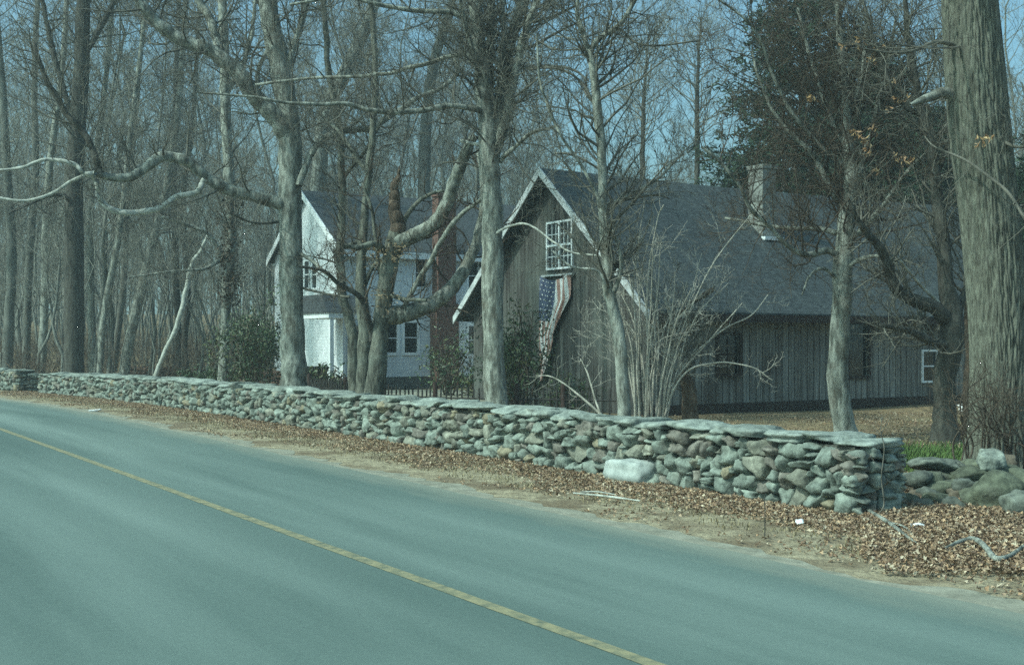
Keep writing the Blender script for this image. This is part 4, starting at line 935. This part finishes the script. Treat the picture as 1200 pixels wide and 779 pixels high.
# brush under the trees
us = Tubes()
for i in range(2600):
    px = -100+460*NP.random() if i < 1900 else 560+700*NP.random(); Y = 50+45*NP.random() if i < 1900 else 46+50*NP.random(); p = at(px, 0, Y)
    if 46 < Y < 62 and px > 560: continue
    z = gz(p[0], p[1]); L = .8+2.2*NP.random(); d = unit(np.array((NP.normal()*.4, NP.normal()*.4, 1))); b0 = np.array((p[0], p[1], z-.05)); b1 = b0+d*L*.5; d2 = unit(d+NP.normal(size=3)*.35); b2 = b1+d2*L*.5
    us.add([b0, b1, b2], [.014, .010, .005], 3)
    for q in range(3):
        d3_ = unit(d+NP.normal(size=3)*.6); us.add([b1, b1+d3_*L*.3, b1+d3_*L*.5], [.008, .006, .004], 3)
tag(us.build('underbrush', M['twig_brown']), kind='stuff')

# ---- pale air over the whole place
hz_m = bpy.data.materials.new('air'); hz_m.use_nodes = True; n_ = hz_m.node_tree; n_.nodes.clear()
pv = n_.nodes.new('ShaderNodeVolumePrincipled'); pv.inputs['Color'].default_value = (.72, .9, .92, 1); pv.inputs['Density'].default_value = .0013
mo_ = n_.nodes.new('ShaderNodeOutputMaterial'); n_.links.new(pv.outputs[0], mo_.inputs['Volume'])
hb = boxes('haze', [(-620, 620, -120, 700, -1.3, 45)], hz_m); tag(hb, kind='stuff')

# ---- evergreens
def conifer(px, Y, h, r, label, sparse=1.0, z0=1.0):
    p = at(px, 0, Y); base = np.array((p[0], p[1], gz(p[0], p[1]))); e = empty('evergreen_tree', base); tag(e, label, 'tree')
    t = Tubes(); t.add([(0, 0, -.2), (.1, 0, h*.5), (0, .1, h)], [.28, .17, .03], 8); t.build('trunk', M['bark_dark'], e)
    bt = Tubes(); pts = []; z = z0
    while z < h*.98:
        k = 9
        for q in range(k):
            a = NP.random()*6.28; L = r*(1-(z/h)**1.6)*(.65+.5*NP.random())+.3; d = np.array((math.cos(a), math.sin(a), .12+.25*NP.random()))
            b0 = np.array((0, 0, z)); P = [b0+d*L*s+np.array((0, 0, -.25*L*s*s*.5)) for s in (0, .35, .7, 1)]; bt.add(P, [.05, .035, .02, .008], 4)
            m = int(L*11*sparse)
            for w in range(m):
                s = .25+.78*NP.random(); c = b0+d*L*s+np.array((0, 0, -.12*L*s*s)); side = NP.normal(size=3)*np.array((.22, .22, .10))*(1.2-.5*s)*1.3; pts.append(c+side)
        z += .34
    bt.build('branches', M['bark_dark'], e)
    V = []; Q = []; C = []
    for c in pts:
        tn = .6+.9*NP.random(); cc = np.array((.9, 1., .85))*tn; out = unit(np.array((c[0], c[1], .3)))
        for _ in range(5):
            a = unit(out*.7+NP.normal(size=3)*.6); b_ = unit(np.cross(a, NP.normal(size=3))); L = .16+.16*NP.random(); w = .034; k = len(V); c2 = c+NP.normal(size=3)*.09
            V += [c2-b_*w, c2+b_*w, c2+a*L+b_*w*.5, c2+a*L-b_*w*.5]; Q.append((k, k+1, k+2, k+3)); C += [cc]*4
    link('foliage', mesh_np('foliage', V, Q, mats=[M['needle']], smooth=False, col=np.array(C)), e)
conifer(938, 50, 20, 5.4, 'tall dark evergreen rising behind the barn chimney', sparse=.62)
conifer(865, 52, 9.6, 2.0, 'small dark evergreen at the left foot of the tall one')
conifer(1025, 48, 14, 4.6, 'dark evergreen behind the twiggy tree right of the chimney')
conifer(1095, 46, 11.0, 3.8, 'low dark evergreen behind the barn end beside the oak')
conifer(1230, 40, 9.0, 3.0, 'dark evergreen right of the oak trunk at the frame edge')

# ---- broadleaf evergreen shrubs
GRN = [np.array(c) for c in ((.8, 1, .8), (1.2, 1.3, 1.0), (.6, .7, .6), (1.6, 1.7, 1.3), (2.2, 1.6, 1.1))]
def shrub(px, Y, w, h, d, label, leaves=1500, size=.11, name='rhododendron', z0=0, seedz=0, pal=GRN, lean=0, mt='rhodo'):
    p = at(px, 0, Y); base = np.array((p[0], p[1], 0)); e = empty(name, base); tag(e, label, 'shrub')
    t = Tubes(); tips = []
    for i in range(16):
        a = NP.random()*6.28; rr = NP.random()**.6
        end = np.array((math.cos(a)*w*.5*rr+lean*1., math.sin(a)*d*.5*rr, h*(.45+.5*NP.random())*(1-.35*rr*rr))); mid = end*np.array((.45, .45, .55))+NP.normal(size=3)*.06
        t.add([np.array((NP.normal()*.1, NP.normal()*.1, -.02)), mid, end], [.03, .02, .01], 5)
        for q in range(5):
            s = mid+(end-mid)*NP.random(); tip = s+NP.normal(size=3)*np.array((w*.13, d*.13, h*.10)); tip[2] = max(.12+z0, tip[2]); t.add([s, tip], [.01, .006], 4); tips.append(tip)
        tips.append(end)
    t.build('stems', M['twig_brown'], e)
    V = []; Q = []; C = []
    per = max(1, leaves//len(tips)); big = [tips[i] for i in range(len(tips))]
    for tip in big:
        tn = pal[NP.integers(len(pal))]
        for _ in range(per):
            c = tip+NP.normal(size=3)*np.array((w, d, h))*.055; a = unit(NP.normal(size=3)+np.array((0, -.1, -.35))); b_ = unit(np.cross(a, NP.normal(size=3))); L = size*(.7+.6*NP.random()); ww_ = L*.32; nn = np.cross(a, b_); k = len(V)
            V += [c, c+a*L*.5-b_*ww_*.6+nn*L*.08, c+a*L, c+a*L*.5+b_*ww_*.6+nn*L*.08]; Q.append((k, k+1, k+2, k+3)); C += [tn*(.8+.4*NP.random())]*4
    link('foliage', mesh_np('foliage', V, Q, mats=[M[mt]], smooth=False, col=np.array(C)), e)
    return e
shrub(292, 38, 3.3, 3.7, 2.4, 'tall broadleaf shrub filling the space left of the stout pale tree', 4200, .12)
shrub(246, 41, 2.6, 1.2, 2.0, 'low dark shrub behind the wall at the foot of the shaggy tree', 1800, .11)
shrub(384, 36, 1.3, 1.5, 1.3, 'small loose shrub beside the urn in front of the porch', 300, .16)
shrub(525, 40, 2.4, 2.5, 1.8, 'open leafy shrub in front of the brick house chimney', 800, .15)
shrub(560, 38, 1.5, 1.2, 1.2, 'low leafy shrub at the house foot beside the forked tree', 500, .12)
shrub(616, 28.5, 1.9, 3.0, 1.4, 'tall ragged shrub hiding the lower left of the barn gable', 2300, .10)
shrub(602, 29.5, 1.3, 2.6, 1.3, 'narrow dark shrub between forked tree and barn gable', 1400, .10)
shrub(668, 27.3, 1.2, 1.5, 1.0, 'low leafy shrub just behind the picket fence by the barn gable', 500, .10)

# ---- bare multi-stem shrub
def multi(label, name, Y, stems, mt, n=5, L=.6, lv=1, base_px=None, r=1.0):
    bpt = at(base_px, 0, Y); bpt[2] = 0; e = empty(name, bpt); tag(e, label, 'shrub'); tw = Tubes()
    for rows, dy in stems:
        P, rd = px_branch(rows, Y, dY=dy, wob=.015); P[0][2] = 0
        s_ = Tubes(); s_.add(P, rd*r, 6); s_.build('stem', M[mt], e, bpt)
        sprout(tw, P, rd, n, L, lv, .3, 1, minr=.003, kids=(0, 3, 4, 4), up=.2)
    tw.build('twigs', M[mt], e, bpt)
ST = []
for b0, pts_ in ((745, [(742, 420), (728, 360)]), (750, [(746, 400), (742, 330), (752, 270)]), (757, [(752, 420), (742, 375), (728, 345)]), (761, [(765, 430), (755, 350), (740, 300)]), (764, [(760, 420), (758, 340), (770, 260), (778, 240)]),
                 (768, [(770, 440), (772, 390), (768, 320)]), (766, [(778, 440), (790, 380), (805, 330)]), (771, [(790, 450), (812, 415), (850, 385), (880, 370), (900, 345)]), (773, [(800, 440), (840, 425), (880, 430), (905, 445)]),
                 (770, [(780, 470), (795, 440), (830, 400), (870, 355)]), (775, [(785, 470), (800, 430), (800, 350)]), (760, [(756, 440), (748, 400), (735, 380), (722, 390)]), (762, [(768, 400), (760, 340), (748, 300), (757, 230)])):
    rows = [(b0, 503, 4.2)]+[(x, y, 3.6-2.2*(i+1)/len(pts_)) for i, (x, y) in enumerate(pts_)]; ST.append((rows, NP.normal()*.5))
for i in range(15):
    b0 = 742+38*NP.random(); fan = (b0-758)/18+NP.normal()*.5; top = 250+150*NP.random(); hh2 = 500-top
    ST.append(([(b0, 503, 3), (b0+fan*hh2*.06, 500-hh2*.4, 2.4), (b0+fan*hh2*.16+NP.normal()*5, 500-hh2*.75, 1.8), (b0+fan*hh2*.30+NP.normal()*8, top, 1)], NP.normal()*.5))
multi('pale many stemmed bare shrub fanning out behind the wall before the barn', 'bare_shrub', 20.6, ST, 'twig_pale', 5, .5, 2, 765, r=.8)
multi('pale sapling bent left behind the wall in front of the picket fence', 'bent_sapling', 20.2, [([(717, 500, 3.6), (700, 482, 3.2), (682, 466, 2.8), (662, 450, 2), (645, 441, 1.4), (628, 440, .8)], .4), ([(705, 488, 3), (698, 470, 2.5), (690, 440, 2), (680, 420, 1)], .2)], 'twig_pale', 6, .4, 1, 717)
multi('thin upright sapling growing at the right end of the wall', 'thin_sapling', 12.75, [([(1029, 604, 2.6), (1036, 590, 2.4), (1033, 560, 2), (1036, 525, 1.6), (1032, 505, 1.2), (1034, 488, 1)], 0)], 'twig', 5, .14, 0, 1029, r=.8)
multi('reddish brush clump in the gap of the wall at the far left', 'brush_clump', 46.5, [([(40+k*3, 462, 2), (40+k*3.4+NP.normal()*4, 445, 1.8), (40+k*4+NP.normal()*6, 425, 1)], NP.normal()*.3) for k in range(-5, 6)], 'bark_red', 8, .5, 1, 40)
# stump-like dark trunk with a broken branch
hero('stump_tree', 'short dark brown trunk with thin pale shoots on top beside the bare shrub', 'tree', 21,
     [(810, 505, 22), (808, 480, 19), (807, 458, 17), (805, 442, 14), (801, 434, 5)],
     [lm([(803, 445, 6), (797, 420, 5), (793, 395, 4), (788, 375, 3.5), (780, 350, 3)], n=8, L=.5, lv=2, m='twig_pale'), lm([(786, 378, 3), (800, 365, 4), (815, 352, 5), (832, 341, 6), (836, 337, 3)], n=3, L=.4, lv=1), lm([(805, 440, 6), (812, 415, 4), (822, 395, 3)], n=5, L=.6, m='twig_pale')], bark='bark_red', trunk_tw=(6, .5, 1))
# tangle of vines at the oak's foot
multi('tangle of thin brown vines and briars at the foot of the big oak', 'briar_tangle', 15.6, [([(1130+k*5.0, 560, 2.6), (1128+k*5+NP.normal()*8, 520, 2.2), (1130+k*5+NP.normal()*12, 485+NP.normal()*12, 1.6), (1134+k*5+NP.normal()*18, 462+NP.normal()*15, 1)], NP.normal()*.3-.2) for k in range(-2, 15)], 'twig_brown', 8, .45, 1, 1160)
# grasses
def tufts(name, label_kind, pts, mt, hgt, n_each):
    V = []; Q = []
    for p in pts:
        for _ in range(n_each):
            a = NP.random()*6.28; b0 = np.array((p[0]+NP.normal()*.10, p[1]+NP.normal()*.10, p[2] if len(p) > 2 else 0)); h = hgt*(.5+.8*NP.random()); d = np.array((math.cos(a), math.sin(a)))*h*.45; w = np.array((-math.sin(a), math.cos(a), 0))*.006; k = len(V)
            m_ = b0+np.array((d[0]*.35, d[1]*.35, h*.65)); t_ = b0+np.array((d[0], d[1], h))
            V += [b0-w, b0+w, m_+w, m_-w, t_+w*.3, t_-w*.3]; Q += [(k, k+1, k+2, k+3), (k+3, k+2, k+4, k+5)]
    return tag(link(name, mesh_np(name, V, Q, mats=[mt], smooth=False)), kind='stuff')
tufts('green_grass', 0, [at(1050+90*NP.random(), 0, 17.0+3.6*NP.random())[:2] for _ in range(200)], M['grassg'], .17, 16)
tufts('dry_grass', 0, [road_pt(3+40*NP.random(), 8.3+1.7*NP.random()) for _ in range(1300)]+[at(760+400*NP.random(), 0, 17+12*NP.random())[:2] for _ in range(700)], M['straw'], .042, 9)

# ------------------------------------------------------------------ leaf litter (uncountable)
PAL = np.array([(.34, .22, .13), (.44, .31, .20), (.22, .14, .09), (.50, .42, .31), (.38, .28, .19), (.30, .21, .14), (.17, .115, .08)])
def litter(name, C, size):
    n = len(C); a = NP.random(n)*6.28; tilt = NP.normal(size=(n, 2))*.35; L = size*(.6+.8*NP.random(n)); w = L*.62
    dx = np.stack([np.cos(a), np.sin(a), tilt[:, 0]], 1); dy = np.stack([-np.sin(a), np.cos(a), tilt[:, 1]], 1); curl = np.array((0, 0, 1.))*L[:, None]*(.12+.25*NP.random((n, 1)))
    P = [C-dx*L[:, None]/2, C-dy*w[:, None]/2+curl, C+dx*L[:, None]*.15-dy*w[:, None]*.2, C+dx*L[:, None]/2+curl*.5, C+dx*L[:, None]*.1+dy*w[:, None]*.25, C+dy*w[:, None]/2+curl]
    V = np.stack(P, 1).reshape(-1, 3); k = np.arange(n)[:, None]*6
    Q = np.concatenate([k+np.array([[0, 1, 2, 4]]), k+np.array([[0, 4, 5, 5]])[:, :4]]) if False else np.concatenate([k+np.array([[0, 1, 2, 4]]), k+np.array([[2, 3, 4, 4]])[:, :4]]) if False else k+np.array([[0, 1, 2, 4]])
    T = np.concatenate([k+np.array([[2, 3, 4]]), k+np.array([[0, 4, 5]])])
    c = PAL[NP.integers(0, len(PAL), n)]*(.75+.5*NP.random((n, 1)))
    return tag(link(name, mesh_np(name, V, Q, T, mats=[M['leaf']], smooth=False, col=np.repeat(c, 6, axis=0))), kind='stuff')
C = []
N1 = 150000
s = 2+46*NP.random(N1)**1.25; dd = 7.7+2.45*NP.random(N1)**.75
for i in range(N1):
    q = noise.noise((s[i]*.5, dd[i]*1.1, 2.)); edge = (dd[i]-7.7)/2.4; right = max(0, (15-s[i])/9)
    if NP.random() > -.06+.80*edge**1.7+.5*q+.5*right*min(1, edge*1.8): continue
    p = road_pt(s[i], dd[i]); C.append((p[0], p[1], .010+.03*NP.random()))
litter('leaf_litter', np.array(C), .05)
C = []
for i in range(34000):   # by the gap and the foot of the oak
    px = 1010+260*NP.random(); Y = 9.6+6.5*NP.random(); p = at(px, 0, Y); d = p[0]*RN[0]+p[1]*RN[1]
    if d < 7.7 or NP.random() > (d-7.7)/1.5+.5*noise.noise((p[0]*1.2, p[1]*1.2, 5.)): continue
    C.append((p[0], p[1], .012+.06*NP.random()))
for i in range(34000):   # the yard behind
    px = 560+640*NP.random(); Y = 15.5+16*NP.random(); p = at(px, 0, Y); d = p[0]*RN[0]+p[1]*RN[1]
    if d < 11 or noise.noise((p[0]*.4, p[1]*.4, 0))+.3 < NP.random()*.6: continue
    C.append((p[0], p[1], .012+.04*NP.random()))
litter('yard_leaves', np.array(C), .048)

# ------------------------------------------------------------------ small things on the verge
def stick(rows, name, label, mt='bark_pale', cat='branch', forks=()):
    pts = []; rad = []
    for px, py, w in bez(rows, 4*len(rows)):
        Y = HC*F/(py-HY)*.985; r_ = w/2/F*Y; x = (px-CX)/F*Y; pts.append((x, Y, r_+.055)); rad.append(r_)
    t = Tubes(); t.add(pts, knobby(np.array(pts), np.array(rad), .2), 8)
    for f in forks:
        q = []; rr = []
        for px, py, w in bez(f, 8): Y = HC*F/(py-HY)*.985; r_ = w/2/F*Y; q.append(((px-CX)/F*Y, Y, r_+.06)); rr.append(r_)
        t.add(q, rr, 6)
    return tag(t.build(name, M[mt]), label, cat)
stick([(1003, 592, 4), (1020, 604, 4.5), (1042, 618, 5), (1062, 633, 4), (1074, 640, 2)], 'fallen_branch', 'straight broken branch lying on leaves below the wall end', 'bark_pale', forks=[[(1042, 617, 3), (1060, 622, 2.5), (1072, 634, 1.5)]])
stick([(1107, 648, 3.5), (1125, 640, 5), (1142, 638, 6.5), (1155, 648, 7), (1166, 661, 7), (1182, 658, 5.5), (1200, 646, 5), (1225, 636, 4)], 'fallen_branch', 'thick crooked branch lying on leaves at the right edge', 'bark_pale')
stick([(672, 581, 2), (700, 584, 2.6), (725, 587, 2.6), (750, 590, 1.5)], 'fallen_stick', 'thin bleached stick on the verge below the pale boulder', 'bark_white', forks=[[(680, 580, 1.5), (700, 580, 2), (722, 583, 1)]])
def vstick(px, py0, py1, label, mt, w, lean=0):
    Y = HC*F/(py0-HY); t = Tubes(); p = at(px, py0, Y); q = at(px+lean, py1, Y); p[2] = -.02; t.add([p, (p+q)/2+np.array((.004, 0, 0)), q], [w, w*.9, w*.6], 6)
    return tag(t.build('twig_stake', M[mt]), label, 'twig')
vstick(896, 631, 578, 'thin dark upright twig stuck in the verge before the wall', 'bark_dark', .006)
vstick(1096, 573, 540, 'short pale crooked stick leaning on the tumbled stones', 'bark_pale', .010, -8)
def litterpiece(px, py, w, h, label, cat, name):
    Y = HC*F/(py-HY)*.995; s_ = Stones(6); c = at(px, py, Y); s_.add((c[0], c[1], h*.6+.02), (w, w*.7, h), np.eye(3), np.ones(3), rnd=.5, jag=.16)
    return tag(s_.build(name, M['lit']), label, cat)
litterpiece(936, 615, .05, .03, 'crumpled white paper on leaves below the wall', 'litter', 'crumpled_paper')
litterpiece(1076, 621, .07, .035, 'crumpled pale cup on leaves between the branches', 'litter', 'crumpled_cup')
litterpiece(1190, 667, .07, .02, 'flattened white scrap by the crooked branch at the right edge', 'litter', 'paper_scrap')
litterpiece(112, 482, .16, .03, 'pale paper scrap on the sandy road edge at left', 'litter', 'paper_scrap')
litterpiece(1128, 481, .16, .10, 'small pale block on the lawn behind the dark leaning tree', 'stone', 'pale_block')
